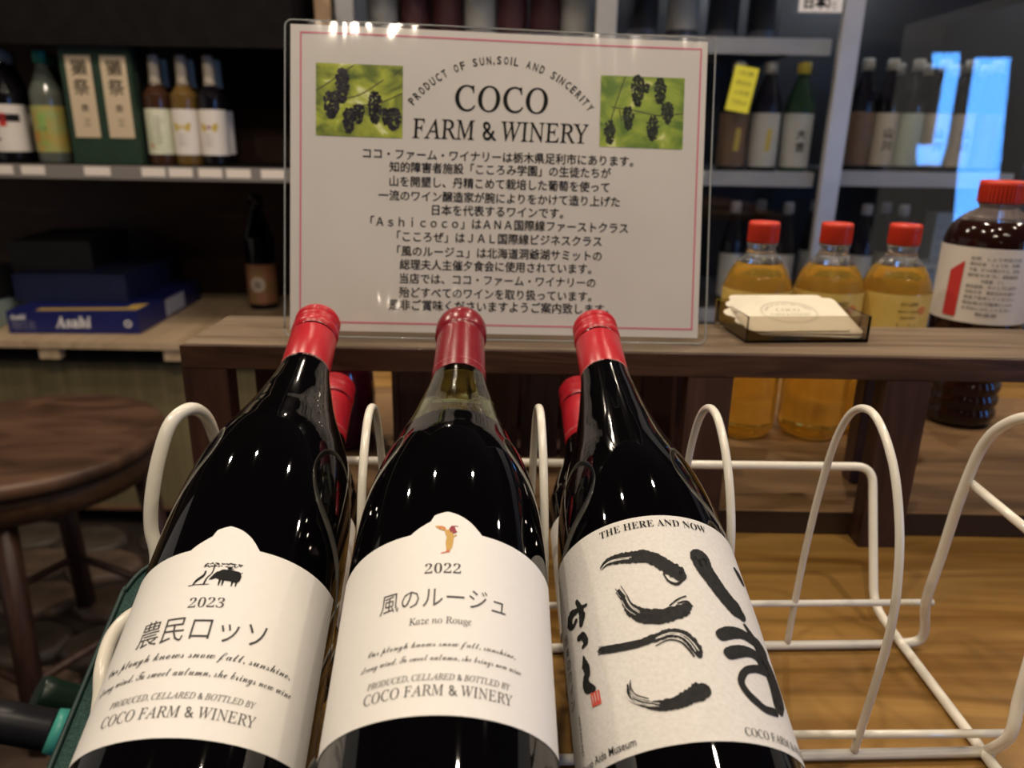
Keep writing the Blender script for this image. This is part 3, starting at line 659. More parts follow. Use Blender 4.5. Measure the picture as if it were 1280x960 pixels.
def card(name, label, dz, dx, ang, emb):
    A = Vector((.004 + dx, .006, .0052 + dz)); B = Vector((wbx - .006 + dx, .006, .0052 + dz)); Cc = Vector((.004 + dx, .066, .0262 + dz))
    ex = (B - A).normalized(); ey = (Cc - A).normalized(); ez = ex.cross(ey); M = Matrix((ex, ey, ez)).transposed().to_4x4(); M.translation = A
    M = TM @ M @ Matrix.Rotation(ang, 4, 'Z')
    c = thing(name, label, 'card', mx=M, group='winery tags in the acrylic tray')
    L_, H_ = .092, .056; out = []
    for k in range(7): out.append((L_ - .006 + .006 * math.cos(R(-90 + 15 * k)), .006 + .006 * math.sin(R(-90 + 15 * k))))
    for k in range(7): out.append((L_ - .010 + .006 * math.cos(R(15 * k)), H_ - .006 + .006 * math.sin(R(15 * k))))
    # scalloped tag end on the left
    for (cx_, cy_, r_, a0, a1) in ((.012, .050, .006, 90, 200), (.005, .0405, .005, 110, 235), (.000, .028, .0055, 100, 260), (.005, .0155, .005, 125, 250), (.012, .006, .006, 160, 270)):
        for k in range(7): a = R(a0 + (a1 - a0) * k / 6); out.append((cx_ + r_ * math.cos(a), cy_ + r_ * math.sin(a)))
    bm = bmesh.new(); f = bm.faces.new([bm.verts.new((x, y, 0)) for x, y in out])
    e_ = bmesh.ops.extrude_face_region(bm, geom=[f]); bmesh.ops.translate(bm, vec=(0, 0, .0007), verts=[v for v in e_['geom'] if isinstance(v, bmesh.types.BMVert)])
    obj('card_sheet', bm, CARD, c)
    if emb:
        acc = ([], []); ecx, ecy = 50, 28
        for rx, ry in ((24, 16.5), (22.8, 15.3)):
            pts = [(ecx + rx * math.cos(k * math.pi / 24), ecy + ry * math.sin(k * math.pi / 24), .35) for k in range(49)]
            put_stroke(acc, pts, 1, 0, n=1, ends=False)
        put_text(acc, serif('COCO'), ecx, ecy + 3.5, width=20, shear=-.2); put_text(acc, serif('FARM & WINERY'), ecx, ecy - 3.5, width=34, shear=-.2)
        AT2 = 'PRODUCT OF SUN SOIL AND SINCERITY'
        for i, ch in enumerate(AT2):
            if ch != ' ': a = R(165 - 150 * i / (len(AT2) - 1)); put_text(acc, ch, ecx + 19.5 * math.cos(a), ecy + 12.6 * math.sin(a), height=1.9, rot=a - math.pi / 2)
        flat_obj('oval_logo', acc, lambda x, y: (x * .001, y * .001, .00078), mat('faded_grey_ink', (.30, .27, .21), .6), c)
        acc = ([], []); put_poly(acc, [(5.5 + 1.6 * math.cos(k * math.pi / 8), 28 + 1.6 * math.sin(k * math.pi / 8)) for k in range(16)])
        flat_obj('punched_hole', acc, lambda x, y: (x * .001, y * .001, .0008), mat('hole_dark', (.05, .045, .04), .8), c)
card('gift_tag', 'cream scalloped winery tag with oval logo, top of the stack in the acrylic tray', .0024, -.006, R(0), True)
card('gift_tag', 'cream scalloped winery tag directly under the top one in the acrylic tray', .0012, .003, R(-2), False)
card('gift_tag', 'lowest cream scalloped winery tag in the acrylic tray', .0, .001, R(-4), False)
# ================================================================== plastic bottles behind the bench
AMB = mat('amber_liquid', (.94, .60, .10), .03, trans=.80, ior=1.34)
PETC = mat('clear_plastic', (.86, .84, .80), .05, trans=.92, ior=1.3)
SOY = mat('dark_soy_liquid', (.016, .005, .004), .08)
REDP = mat('red_plastic_cap', (.62, .045, .02), .32)
YEL = mottled('yellow_label_paper', (.62, .42, .09), (.70, .50, .14), (60, 60, 60), .45)
BRN_INK = mat('brown_label_ink', (.12, .07, .02), .5)
def cap_bm(r_, z0, h):
    bm = lathe([(z0, r_), (z0 + h * .72, r_ * .99), (z0 + h * .76, r_ * 1.03), (z0 + h * .92, r_ * 1.03), (z0 + h, r_ * .95), (z0 + h + .0003, r_ * .5)], 48)
    for k in range(36):
        a = 2 * math.pi * k / 36; box(bm, (-.0003, -.0004, 0), (.0005, .0004, h * .68), mx=Matrix.Rotation(a, 4, 'Z') @ Matrix.Translation((r_, 0, z0 + .001)))
    return bm
def cyl_text(r_, z0):
    return lambda x, y: (r_ * math.sin(x * .001 / r_), -r_ * math.cos(x * .001 / r_), z0 + y * .001)
def mirin(name, lab, loc):
    b = thing(name, lab, 'bottle', loc, group='amber plastic bottles behind the bench')
    seg = 96; prof = [(0, .024), (.003, .030), (.008, .0325)]
    for k in range(10): prof += [(.012 + k * .0076, .0334)]
    prof += [(.090, .0338), (.150, .0338), (.152, .0332)]
    prof += [(.158, .0318), (.164, .0295), (.170, .0262), (.175, .0222)]
    bm = lathe(prof, seg)
    for v in bm.verts:      # upright flutes on the shoulder and base
        if .1525 < v.co.z < .172 or .004 < v.co.z < .085:
            a = math.atan2(v.co.y, v.co.x); q = 1 - .035 * (0.5 + .5 * math.cos(a * 16)) * (.6 + .4 * math.cos(v.co.z * 300)); v.co.x *= q; v.co.y *= q
    obj('filled_body', bm, AMB, b)
    obj('neck', lathe([(.1752, .0222), (.1795, .0180), (.183, .0150), (.187, .0135), (.190, .0132), (.1915, .0150), (.193, .0150), (.1935, .0130)], 48), PETC, b)
    obj('cap', cap_bm(.0148, .1938, .0195), REDP, b)
    lb = obj('label', lathe([(.106, .0343), (.1505, .0343)], 64, cap0=False, cap1=False), YEL, b)
    acc = ([], []); fnc = cyl_text(.0345, .109)
    for k, (ww, yy) in enumerate(((22, 33), (26, 26), (18, 20), (26, 13), (24, 7))): put_text(acc, ('本みりん風調味料', '純米の旨味', '国産米使用', '１．０Ｌ', '内容量')[k % 5], -2, yy, width=ww * .8, height=4.0 if k == 0 else 2.6)
    flat_obj('label_print', acc, fnc, BRN_INK, lb)
    acc = ([], []); put_poly(acc, [(12 + 5 * math.cos(k * math.pi / 8), 27 + 4 * math.sin(k * math.pi / 8)) for k in range(16)]); flat_obj('label_mark', acc, fnc, mat('orange_mark', (.65, .22, .05), .5), lb)
    return b
ZB = .0208
for (px, lab, ry) in ((929, 'amber plastic bottle with red cap directly right of the sign edge', -.1), (1014, 'amber plastic bottle with red cap, middle of the three behind the tray', .1), (1094, 'amber plastic bottle with red cap, rightmost of the three behind the tray', .1)):
    o = mirin('plastic_bottle', lab, W(px, 540, .735)); o.location.z = ZB; o.location.y = .735 + .010; o.rotation_euler.z = ry * .5
    o.scale = (0.97, 0.97, 1.02)
sb = thing('sauce_bottle', 'large dark brown sauce bottle with red cap and white printed label at right', 'bottle', (W(1212, 535, .76).x, .79, ZB))
sb.rotation_euler.z = R(-24)
prof = [(0, .026), (.003, .032), (.008, .0350)]
for k in range(5): z = .012 + k * .015; prof += [(z, .0365), (z + .006, .0365), (z + .009, .0345), (z + .012, .0345)]
prof += [(.090, .0385), (.100, .0425), (.115, .0438), (.196, .0440), (.203, .0430), (.211, .0400), (.2185, .0345)]
bm = lathe(prof, 72)
for v in bm.verts:
    if .010 < v.co.z < .085: a = math.atan2(v.co.y, v.co.x); q = 1 - .018 * math.cos(a * 22); v.co.x *= q; v.co.y *= q
obj('filled_body', bm, SOY, sb)
obj('neck', lathe([(.2187, .0345), (.224, .0285), (.229, .0205), (.2315, .0175), (.233, .0172), (.2335, .019), (.235, .019), (.2355, .0165)], 48), mat('clear_smoky_plastic', (.62, .52, .48), .05, trans=.85, ior=1.3), sb)
obj('cap', cap_bm(.0205, .236, .022), REDP, sb)
lb = obj('label', lathe([(.118, .0444), (.194, .0447)], 72, cap0=False, cap1=False), mat('white_sauce_label', (.66, .61, .56), .45), sb)
acc = ([], []); fnc = cyl_text(.0452, .119)
for k in range(11): put_text(acc, ['名称　しょうゆ加工品', '原材料名　しょうゆ、砂糖、', '食塩、かつお節エキス、昆布', '酵母エキス、調味料', '内容量　１Ｌ', '賞味期限　キャップに記載', '保存方法　直射日光を避け', '常温で保存してください', '開栓後は冷蔵庫に入れ', 'お早めにお使いください', '製造者'][k], 2, 65 - k * 5.6, width=46 if k not in (4, 10) else 20, height=3.4, offset=.01)
flat_obj('label_print', acc, fnc, mat('grey_label_ink', (.16, .15, .14), .5), lb)
acc = ([], [])
for k in range(7): put_poly(acc, [(-40 + k * 2, 4), (-38 + k * 2, 4), (-38 + k * 2, 50 + (k + 1) * 1.6), (-40 + k * 2, 50 + k * 1.6)])
flat_obj('red_panel', acc, fnc, mat('label_red', (.52, .035, .03), .5), lb)
# dark crate and maroon jar in the gap under the sign
ct = thing('slatted_crate', 'dark brown wooden crate standing behind the bench under the sign', 'crate', (0.02, .70, ZB))
for k in range(7): obj('slat', BX((-.125 + k * .038, -.035, 0), (-.125 + k * .038 + .035, -.029, .112), .001), DARK_WZ, ct)
obj('crate_back', BX((-.126, .025, 0), (.138, .031, .112)), DARK_WZ, ct)
obj('crate_side', BX((-.132, -.035, 0), (-.126, .031, .112)), DARK_WZ, ct); obj('crate_side', BX((.138, -.035, 0), (.144, .031, .112)), DARK_WZ, ct)
obj('crate_base', BX((-.126, -.0288, 0), (.138, .0248, .006)), DARK_WZ, ct)
jr = thing('glass_jar', 'round maroon glass jar in the shadow behind the bench left of the crate', 'jar', (-.172, .70, ZB))
obj('jar_body', lathe([(0, .030), (.004, .036), (.05, .0375), (.085, .034), (.098, .026), (.104, .024)], 48), mat('maroon_glass', (.07, .006, .014), .08), jr)
obj('lid', lathe([(.1042, .026), (.116, .026), (.1175, .024)], 48), mat('dark_lid', (.03, .01, .01), .4), jr)
# ================================================================== left shelf unit
SY = 2.2; SXR = -.62; SXL = -2.6
sh = thing('shelf_unit', 'dark brown wall shelving unit filled with sake and wine at left', 'shelf', (0, 0, 0))
ZU, ZL = .2235, -.292
obj('upper_shelf', BX((SXL, SY + .006, ZU - .03), (SXR, SY + .40, ZU)), BLACKISH, sh)
pr_ = obj('price_rail', BX((SXL, SY - .004, ZU - .040), (SXR, SY + .0055, ZU - .002), .001), mat('grey_price_rail', (.22, .20, .185), .35), sh)
obj('header_board', BX((SXL, SY - .01, .532), (SXR, SY + .012, .715)), BLACKISH, sh)
obj('top_shelf', BX((SXL, SY - .01, .7155), (SXR, SY + .40, .735)), mat('pale_top_edge', (.45, .38, .30), .5), sh)
obj('back_panel', BX((SXL, SY + .41, ZU + .0005), (SXR, SY + .42, .715)), BROWN_P, sh)
obj('lower_back_panel', BX((SXL, 2.96, ZL + .0005), (SXR + .045, 2.98, ZU - .031)), BROWN_P, sh)
obj('side_panel', BX((SXR, SY - .01, ZL + .0005), (SXR + .02, SY + .42, .735)), BLACKISH, sh)
obj('counter_board', BX((SXL, SY - .01, ZL - .022), (SXR + .045, 2.96, ZL), .001), PLY, sh)
obj('counter_beam', BX((SXL, SY + .03, ZL - .075), (SXR + .045, SY + .06, ZL - .0225)), BLACKISH, sh)
for px in (60, 216):
    c = W(px, 433, SY); obj('bracket', BX((c.x - .03, SY - .002, ZL - .058), (c.x + .03, SY + .029, ZL - .0225)), PLY, sh)
for px, w_ in ((4, 24), (42, 27), (122, 30), (192, 27), (226, 27), (263, 27), (298, 28), (341, 27)):
    c = W(px, 208, SY); h_ = w_ / 2 * .00245
    tg = obj('price_tag', BX((c.x - h_, SY - .0062, ZU - .030), (c.x + h_, SY - .0042, ZU - .006)), mat('cream_price_card', (.80, .72, .64), .4), sh)
pn = thing('counter_front', 'olive vertical reeded panel below the pale counter on the left', 'panel', (0, 0, 0))
OLV = mottled('olive_reeded_panel', (.17, .135, .060), (.23, .185, .090), (45, 3, 1.2), .6, .2)
obj('panel_sheet', BX((SXL, 2.27, -.895), (SXR + .045, 2.285, ZL - .0755)), OLV, pn)
obj('plinth', BX((SXL, 2.255, FLOOR + .06), (SXR + .045, 2.2695, -.88)), wood('brown_plinth', (.14, .07, .035), (.20, .11, .06), 'X', .5), pn)
obj('plinth_back', BX((SXL, 2.33, FLOOR + .0005), (SXR + .045, 2.35, -.896)), BLACKISH, pn)
# ---- bottles on the upper shelf
def shelf_bottle(lab, px, dy, h, r_, glass, capc, labc, group, kind='wine', art=None, z=ZU, base_y=205, labz=(.10, .52), name='wine_bottle', ysurf=SY):
    c = W(px, base_y, ysurf + dy); b = thing(name, lab, 'bottle', (c.x, ysurf + dy, z + .0005), group=group)
    if kind == 'wine': pf = [(0, r_ * .9), (.004, r_), (h * .60, r_), (h * .66, r_ * .88), (h * .73, r_ * .52), (h * .78, r_ * .38), (h * .80, r_ * .36), (h, r_ * .36)]
    else: pf = [(0, r_ * .9), (.004, r_), (h * .56, r_), (h * .66, r_ * .90), (h * .80, r_ * .55), (h * .88, r_ * .36), (h, r_ * .32)]
    obj('glass', lathe(smooth(pf), 32), glass, b)
    cz = h * .72 if kind == 'wine' else h * .90
    if kind == 'wine': obj('capsule', lathe([(h * .74, r_ * .50), (h * .79, r_ * .40), (h * .99, r_ * .39), (h + .002, r_ * .33)], 24), capc, b)
    else: obj('cap', lathe([(cz, r_ * .46), (h * .99, r_ * .46), (h + .002, r_ * .40)], 24), capc, b)
    if labc:
        lb = obj('label', lathe([(h * labz[0], r_ * 1.012), (h * labz[1], r_ * 1.012)], 40, cap0=False, cap1=False), labc, b)
        if art:
            for nm, acc, mt in art(r_, h, labz): flat_obj(nm, acc, cyl_text(r_ * 1.03, h * (labz[0] + labz[1]) / 2), mt, lb)
    return b
CREAM = mat('cream_foil', (.62, .52, .38), .45); WHITEL = mat('white_bottle_label', (.72, .66, .60), .5); GRNL = mottled('pale_green_label', (.55, .58, .40), (.68, .66, .52), (50, 50, 50), .5)
AMBG = mat('amber_brown_glass', (.05, .022, .012), .1); OLG = mat('olive_brown_glass', (.13, .075, .02), .1); BLKG = mat('black_bottle_glass', (.006, .005, .007), .08)
GOLD = mat('gold_ink', (.55, .40, .06), .5); PURP = mat('purple_ink', (.30, .05, .18), .5)
def art_plain(r_, h, lz):
    acc = ([], [])
    for k in range(7): put_text(acc, 'にごり梅酒', 0, 38 - k * 11, width=34, height=4)
    b = ([], []); put_text(b, '梅', -12, -38, height=14); return [('label_print', acc, INKG), ('label_mark', b, mat('orange_seal', (.55, .14, .05), .5))]
def art_gold(c2):
    def f(r_, h, lz):
        a = ([], []); b = ([], [])
        for s_ in (-1, 1):
            put_poly(a, [(s_ * 15 + 8 * math.cos(k * math.pi / 6), 12 + 10 * math.sin(k * math.pi / 6)) for k in range(12)])
            put_poly(a, [(s_ * 20 + 5 * math.cos(k * math.pi / 6), 20 + 6 * math.sin(k * math.pi / 6)) for k in range(12)])
        put_poly(b, [(5 * math.cos(k * math.pi / 6), 14 + 5 * math.sin(k * math.pi / 6)) for k in range(12)])
        t_ = ([], []); [put_text(t_, 'ゆず梅ワイン', 0, -8 - k * 9, width=30, height=4) for k in range(4)]
        return [('fruit_print', a, GOLD), ('label_mark', b, c2), ('label_print', t_, INKG)]
    return f
GW = 'liqueur bottles on the upper shelf'
HB = .292; RBt = .037
shelf_bottle('brown bottle with cream foil and pale green lettered label on upper shelf', 206, .07, HB, RBt, AMBG, CREAM, GRNL, GW, art=art_plain)
shelf_bottle('olive glass bottle with cream foil and gold fruit label, front row of upper shelf', 239, .07, HB, RBt, OLG, CREAM, WHITEL, GW, art=art_gold(GOLD))
shelf_bottle('black glass bottle with cream foil and gold and purple fruit label on upper shelf', 272, .07, HB, RBt, BLKG, CREAM, WHITEL, GW, art=art_gold(PURP))
shelf_bottle('brown bottle with foil neck standing behind the pale green labelled one', 217, .19, HB, RBt, AMBG, CREAM, GRNL, GW)
shelf_bottle('dark foil-necked bottle standing behind the gold fruit labelled olive bottle', 249, .19, HB, RBt, OLG, CREAM, WHITEL, GW)
shelf_bottle('black foil-necked bottle standing behind the purple fruit labelled one, rightmost', 281, .19, HB, RBt, BLKG, CREAM, WHITEL, GW)
def art_sake(r_, h, lz):
    a = ([], []); put_poly(a, [(2, 5), (20, 5), (20, 40), (2, 40)]); b = ([], [])
    for k, ch in enumerate('一のん'): put_text(b, ch, -14 + k * 2, 28 - k * 26, height=20, offset=.03)
    return [('red_square', a, mat('label_red', (.52, .035, .03), .5)), ('brush_text', b, INK)]
GS = 'sake bottles at the left end of the upper shelf'
shelf_bottle('dark sake bottle with white label and red square at the left picture edge', 21, .07, .30, .046, BLKG, mat('grey_cap', (.25, .25, .25), .4), WHITEL, GS, 'sake', art_sake, name='sake_bottle')
shelf_bottle('dark sake bottle with white label behind the one with green cap', 34, .17, .30, .040, BLKG, mat('grey_cap', (.25, .25, .25), .4), WHITEL, GS, 'sake', name='sake_bottle')
def art_col(r_, h, lz):
    a = ([], []); b = ([], [])
    put_poly(a, [(-10, -42), (12, -42), (12, 42), (-10, 42)])
    for k in range(3): put_poly(b, [(-26 + k * 16 + 7 * math.cos(q * math.pi / 6), -20 + 18 * math.sin(q * math.pi / 6)) for q in range(12)])
    t_ = ([], []); put_text(t_, 'しろ', 0, 0, width=22, offset=.03)
    return [('green_panel', a, mat('leaf_green_ink', (.25, .38, .10), .5)), ('orange_panel', b, mat('orange_panel_ink', (.50, .22, .03), .5)), ('brush_text', t_, INK)]
TEAL = mat('teal_green_cap', (.03, .30, .20), .35)
shelf_bottle('clear green-tinted shochu bottle with teal cap and orange green label', 72, .08, .298, .044, mat('grey_green_glass', (.10, .11, .09), .06), TEAL, mottled('ochre_label', (.45, .30, .06), (.30, .36, .12), (25, 25, 25), .5), GS, 'sake', art_col, name='shochu_bottle')
shelf_bottle('shochu bottle with teal cap half hidden behind the first green boxed sake', 84, .20, .298, .040, BLKG, TEAL, WHITEL, GS, 'sake', name='shochu_bottle')
DKG = mottled('dark_green_carton', (.014, .034, .020), (.020, .045, .027), (20, 20, 20), .5)
BEI = mat('beige_paper_band', (.58, .46, .31), .6)
for i, (px, lab) in enumerate(((115, 'dark green sake carton with beige calligraphy band, beside the teal capped bottle'), (157, 'dark green sake carton with beige calligraphy band, beside the pale green labelled bottle'))):
    c = W(px, 203, SY + .02); w_ = .049
    t = thing('sake_carton', lab, 'box', (c.x, SY + .02, ZU + .0006), group='green sake cartons on the upper shelf')
    obj('carton', BX((-w_, 0, 0), (w_, .10, .338), .001), DKG, t)
    bd = obj('paper_band', BX((-.033, -.0012, .072), (.037, -.0002, .285)), BEI, t)
    for ch, cx_, cy_, hh in (('獺', 2, 254, 42), ('祭', 2, 204, 42), ('磨', 4, 150, 20), ('三', 5, 112, 18)):
        acc = ([], []); put_text(acc, ch, cx_, cy_, height=hh, width=20 if ch == '三' else None)
        if hh > 30: put_text(acc, ch, cx_ + 1, cy_ + .5, height=hh)
        flat_obj('brush_character', acc, lambda x, y: (x * .001, -.0016, y * .001), INK, bd)
t = thing('black_carton', 'tall black bottle carton right of the dark green sake cartons', 'box', (W(184.3, 203, SY + .05).x, SY + .05, ZU + .0006))
bc = obj('carton', BX((-.0035, 0, 0), (.005, .09, .315), .001), BLACKISH, t)
acc = ([], []); [put_text(acc, ch, 1, 240 - k * 18, height=7) for k, ch in enumerate('純米大')]
flat_obj('carton_writing', acc, lambda x, y: (x * .001, -.0006, y * .001), mat('dull_grey_ink', (.12, .12, .11), .5), bc)
# ---- gift boxes stacked on the counter
def skew_box(name, lab, A, B, Cp, z0, h, material, kids=None, cat='box'):
    """A front-left, B front-right, Cp back-right floor points"""
    A, B, Cp = Vector((A.x, A.y, 0)), Vector((B.x, B.y, 0)), Vector((Cp.x, Cp.y, 0))
    ex = (B - A); L_ = ex.length; ex.normalize(); ey = Vector((-ex.y, ex.x, 0)); dep = max(.05, (Cp - B).dot(ey))
    M = Matrix((ex, ey, Vector((0, 0, 1)))).transposed().to_4x4(); M.translation = Vector((A.x, A.y, z0))
    t = thing(name, lab, cat, mx=M, group=None)
    bx = obj('carton', BX((0, 0, 0), (L_, dep, h), .0015), material, t)
    if kids: kids(bx, L_, dep, h)
    return t
NAVY = mottled('deep_blue_carton', (.010, .014, .11), (.013, .018, .13), (20, 20, 20), .4); NAVY2 = mottled('navy_carton', (.012, .017, .055), (.016, .022, .068), (20, 20, 20), .45)
WHP = mat('white_print', (.75, .74, .74), .45)
def beer_art(bx, L_, dep, h):
    acc = ([], []); L2, h2 = L_ * 1000, h * 1000
    put_text(acc, serif('Asahi', True), L2 * .50, h2 * .52, width=L2 * .27, height=h2 * .52, offset=.02, shear=.15)
    put_text(acc, serif('Asahi', True), L2 * .085, h2 * .74, width=L2 * .12, height=h2 * .24, offset=.02, shear=.15)
    for k in range(3): put_text(acc, 'アサヒスーパードライ', L2 * .12, h2 * (.50 - .13 * k), width=L2 * .17, height=h2 * .07)
    put_stroke(acc, [(L2 * .92 + 9 * math.cos(k * math.pi / 12), h2 * .46 + 9 * math.sin(k * math.pi / 12), 5) for k in range(25)], n=1, ends=False)
    flat_obj('brand_writing', acc, lambda x, y: (x * .001, -.0008, y * .001), WHP, bx)
    acc = ([], []); put_poly(acc, [(L2 * .22, 3), (L2 * .97, 26), (L2 * .97, 60), (L2 * .22, 38)]); put_poly(acc, [(L2 * .86, 60), (L2 * .97, 60), (L2 * .97, 120), (L2 * .86, 100)])
    flat_obj('gold_stripe', acc, lambda x, y: (x * .001, y * .001, h + .0006), mat('gold_stripe_print', (.60, .40, .10), .4), bx)
    obj('white_sticker', BX((L_ + .0002, dep * .40, h * .12), (L_ + .0012, dep * .70, h * .88)), mat('white_sticker_paper', (.55, .54, .56), .5), bx)
hA = .072
skew_box('beer_carton', 'bright blue beer gift carton lettered in white, bottom of the stack', WZ(12, 417, ZL), WZ(175, 418, ZL), WZ(243, 374, ZL), ZL + .0006, hA, NAVY, beer_art)
z1 = ZL + .0006 + hA + .0008
skew_box('gift_box', 'plain navy blue gift box in the middle of the stack', WZ(20, 377, z1), WZ(160, 378, z1), WZ(213, 347, z1), z1, .090, NAVY2)
z2 = z1 + .0908
skew_box('gift_box', 'matt black gift box on top of the stack', WZ(14, 338, z2), WZ(117, 337, z2), WZ(172, 316, z2), z2, .094, mottled('matt_black_carton', (.010, .009, .009), (.014, .012, .012), (20, 20, 20), .6))
skew_box('gift_box', 'pale teal box at the left picture edge beside the beer carton', WZ(-60, 413, ZL), WZ(-3, 412, ZL), WZ(2, 396, ZL), ZL + .0006, .085, mat('pale_teal_carton', (.36, .46, .44), .5))
z3 = ZL + .0006 + .0858
skew_box('gift_box', 'small black box resting on the pale teal box at the left edge', WZ(-60, 377, z3), WZ(-6, 377, z3), WZ(-2, 366, z3), z3, .105, mat('black_carton', (.010, .010, .010), .5))
def art_round(r_, h, lz):
    a = ([], []); put_poly(a, [(27 * math.cos(k * math.pi / 12), 27 * math.sin(k * math.pi / 12)) for k in range(24)])
    b = ([], []); put_text(b, '本', 0, 0, height=32, offset=.04)
    return [('round_panel', a, mat('cream_round', (.62, .54, .46), .5)), ('brush_text', b, INK)]
bb = shelf_bottle('tall dark sake bottle with round cream emblem label standing alone on the counter', 331, .52, .405, .052, BLKG, BLKG, mottled('orange_brown_label', (.30, .20, .08), (.42, .17, .11), (20, 20, 20), .5), None, 'sake', art_round, z=ZL, base_y=388, labz=(.05, .40), name='sake_bottle')
# ---- stool
c = WZ(70, 545, -.32)
st = thing('round_stool', 'round dark wooden stool with worn dished seat at left', 'stool', (c.x - .075, c.y, FLOOR))
zs = -.32 - FLOOR; rs = .285
STW = mottled('worn_stool_wood', (.055, .028, .017), (.14, .075, .045), (5, 14, 5), .4, .3, distort=.8)
obj('seat', lathe([(zs - .030, rs * .96), (zs - .026, rs), (zs - .006, rs), (zs, rs - .006), (zs - .001, rs - .03), (zs - .006, rs * .6), (zs - .008, .001)], 72, cap1=False), STW, st)
obj('seat_ring', lathe([(zs - .095, rs * .90), (zs - .0305, rs * .90)], 48), wood('stool_apron', (.07, .032, .015), (.12, .06, .028), 'X', .7), st)
for k in range(4):
    a = R(20 + 90 * k); d = Vector((math.cos(a), math.sin(a), 0)); q = bmesh.new()
    tube([d * (rs * .78) + Vector((0, 0, zs - .0955)), d * (rs * .98) + Vector((0, 0, .0005))], .024, 4, q); obj('leg', q, DARK_WZ, st)
obj('stretcher', tube([Vector((math.cos(R(20 + 90 * k)), math.sin(R(20 + 90 * k)), 0)) * rs * .93 + Vector((0, 0, .18)) for k in (0, 1, 2, 3, 0)], .011, 8), DARK_WZ, st)
# ---- bottles in a crate beside the table, low left
cr = thing('bottle_crate', 'dark crate on the floor left of the table with bottles leaning in it', 'crate', (-.47, .40, FLOOR))
for lo, hi in (((-.17, -.22, 0), (.17, -.205, .60)), ((-.17, .205, 0), (.17, .22, .60)), ((-.17, -.2045, 0), (-.155, .2045, .60)), ((.155, -.2045, 0), (.17, .2045, .60)), ((-.1545, -.2045, 0), (.1545, .2045, .012))):
    obj('crate_panel', BX(lo, hi, .002), BLACKISH, cr)
def lying(name, lab, top_px, dpt, dirv, capm, bodym, extra=None):
    d = ray(*top_px); T = Vector((0, 0, CAM_H)) + d * dpt
    a = -(RI * dirv[0] + UP * dirv[1] + fw * dirv[2]).normalized()
    sx = a.orthogonal().normalized(); M = Matrix((sx, a.cross(sx), a)).transposed().to_4x4(); M.translation = T - a * .325
    b = thing(name, lab, 'bottle', mx=M, group='bottles leaning in the floor crate')
    obj('glass', lathe([(z, r_ * .94) for z, r_ in smoothprof[::2]], 40), bodym, b)
    obj('capsule', lathe([(.260, .0160), (.262, .0164), (.310, .0158), (.313, .0163), (.321, .0163), (.325, .0145)], 40), capm, b)
    if extra: extra(b)
    return b
DGC = mat('dark_green_capsule', (.005, .018, .011), .35)
lying('wine_bottle', 'bottle with dark green capsule poking out of the floor crate', (46, 866), .68, (.80, -.52, .55), DGC, mat('dark_green_glass', (.004, .015, .010), .08))
def ex2(b):
    obj('teal_band', lathe([(.250, .0185), (.260, .0172)], 40), mat('teal_foil', (.06, .36, .30), .35), b)
lying('wine_bottle', 'bottle with black capsule and teal band at the lower left corner', (-46, 893), .60, (.88, -.36, .35), mat('black_capsule', (.012, .012, .015), .35), mat('pale_bottle_glass', (.30, .28, .24), .1), ex2)
# ================================================================== glass-door cooler
FY = 2.32
ck = thing('drinks_cooler', 'tall grey framed sliding glass door drinks cooler along the back wall', 'cooler', (0, 0, 0))
CX0, CX1 = -.56, 2.9
DKI = mottled('dark_cooler_interior', (.006, .006, .008), (.011, .011, .014), (3, 3, 3), .5)
obj('back_panel', BX((CX0, 2.96, FLOOR + .05), (CX1, 2.98, 1.3)), DKI, ck)
obj('side_panel', BX((CX0, FY + .03, FLOOR + .05), (CX0 + .02, 2.9595, 1.3)), ALU, ck)
obj('plinth', BX((CX0, FY - .005, FLOOR + .0005), (CX1, FY + .6, FLOOR + .0495)), ALU, ck)
obj('header', BX((CX0, FY - .03, .735), (CX1, FY + .05, 1.05), .003), mottled('grey_header', (.20, .19, .19), (.26, .25, .25), (3, 3, 3), .4), ck)
posts = []
for k, (px, py, w_) in enumerate(((405, 10, .045), (432, 10, .05), (757, 25, .058), (1047, 140, .056))):
    c = W(px, py, FY); posts.append(c.x)
    obj('door_post', BX((c.x - w_ / 2, FY - .022, FLOOR + .05), (c.x + w_ / 2, FY + .004, .7345), .003), wood('tan_post', (.35, .22, .12), (.45, .30, .17), 'Z', .5) if k == 0 else ALU, ck)
for a_, b_2, z0, z1_ in ((posts[1] + .027, posts[2] - .031, 0, 0), (posts[2] + .031, posts[3] - .030, 0, 0), (posts[3] + .030, 2.25, 0, 0)):
    obj('glass_door', BX((a_, FY - .006, FLOOR + .12), (b_2, FY - .001, .734)), CLEAR, ck)
SHM = mat('pale_shelf_rail', (.42, .43, .45), .35)
zsL, zsR = .232, .238
def shelf(x0, x1, z, name='cooler_shelf'):
    s_ = obj(name, BX((x0, FY + .05, z - .012), (x1, 2.95, z)), mat('wire_shelf_grey', (.10, .10, .11), .5), ck)
    obj('shelf_rail', BX((x0, FY + .036, z - .045), (x1, FY + .0495, z - .0005), .001), SHM, s_)
    return s_
shelf(posts[1] + .03, posts[3] - .03, zsL); shelf(posts[3] + .03, 1.50, zsR); shelf(posts[3] + .03, 2.5, -.19); shelf(posts[1] + .03, posts[3] - .03, -.19)
shelf(posts[1] + .03, posts[2] - .03, .60); shelf(posts[2] + .03, posts[3] - .03, .60)
obj('side_divider', BX((1.53, FY + .05, -.15), (1.55, 2.95, .73)), DKI, ck)
CG = 'bottles on the middle cooler shelf'
pal = [mat('grey_white_label', (.50, .50, .46), .5), mat('pale_green_label_c', (.42, .46, .36), .5), mat('cream_label_c', (.48, .42, .32), .5)]
CAPG = mat('dull_silver_cap', (.40, .38, .32), .4)
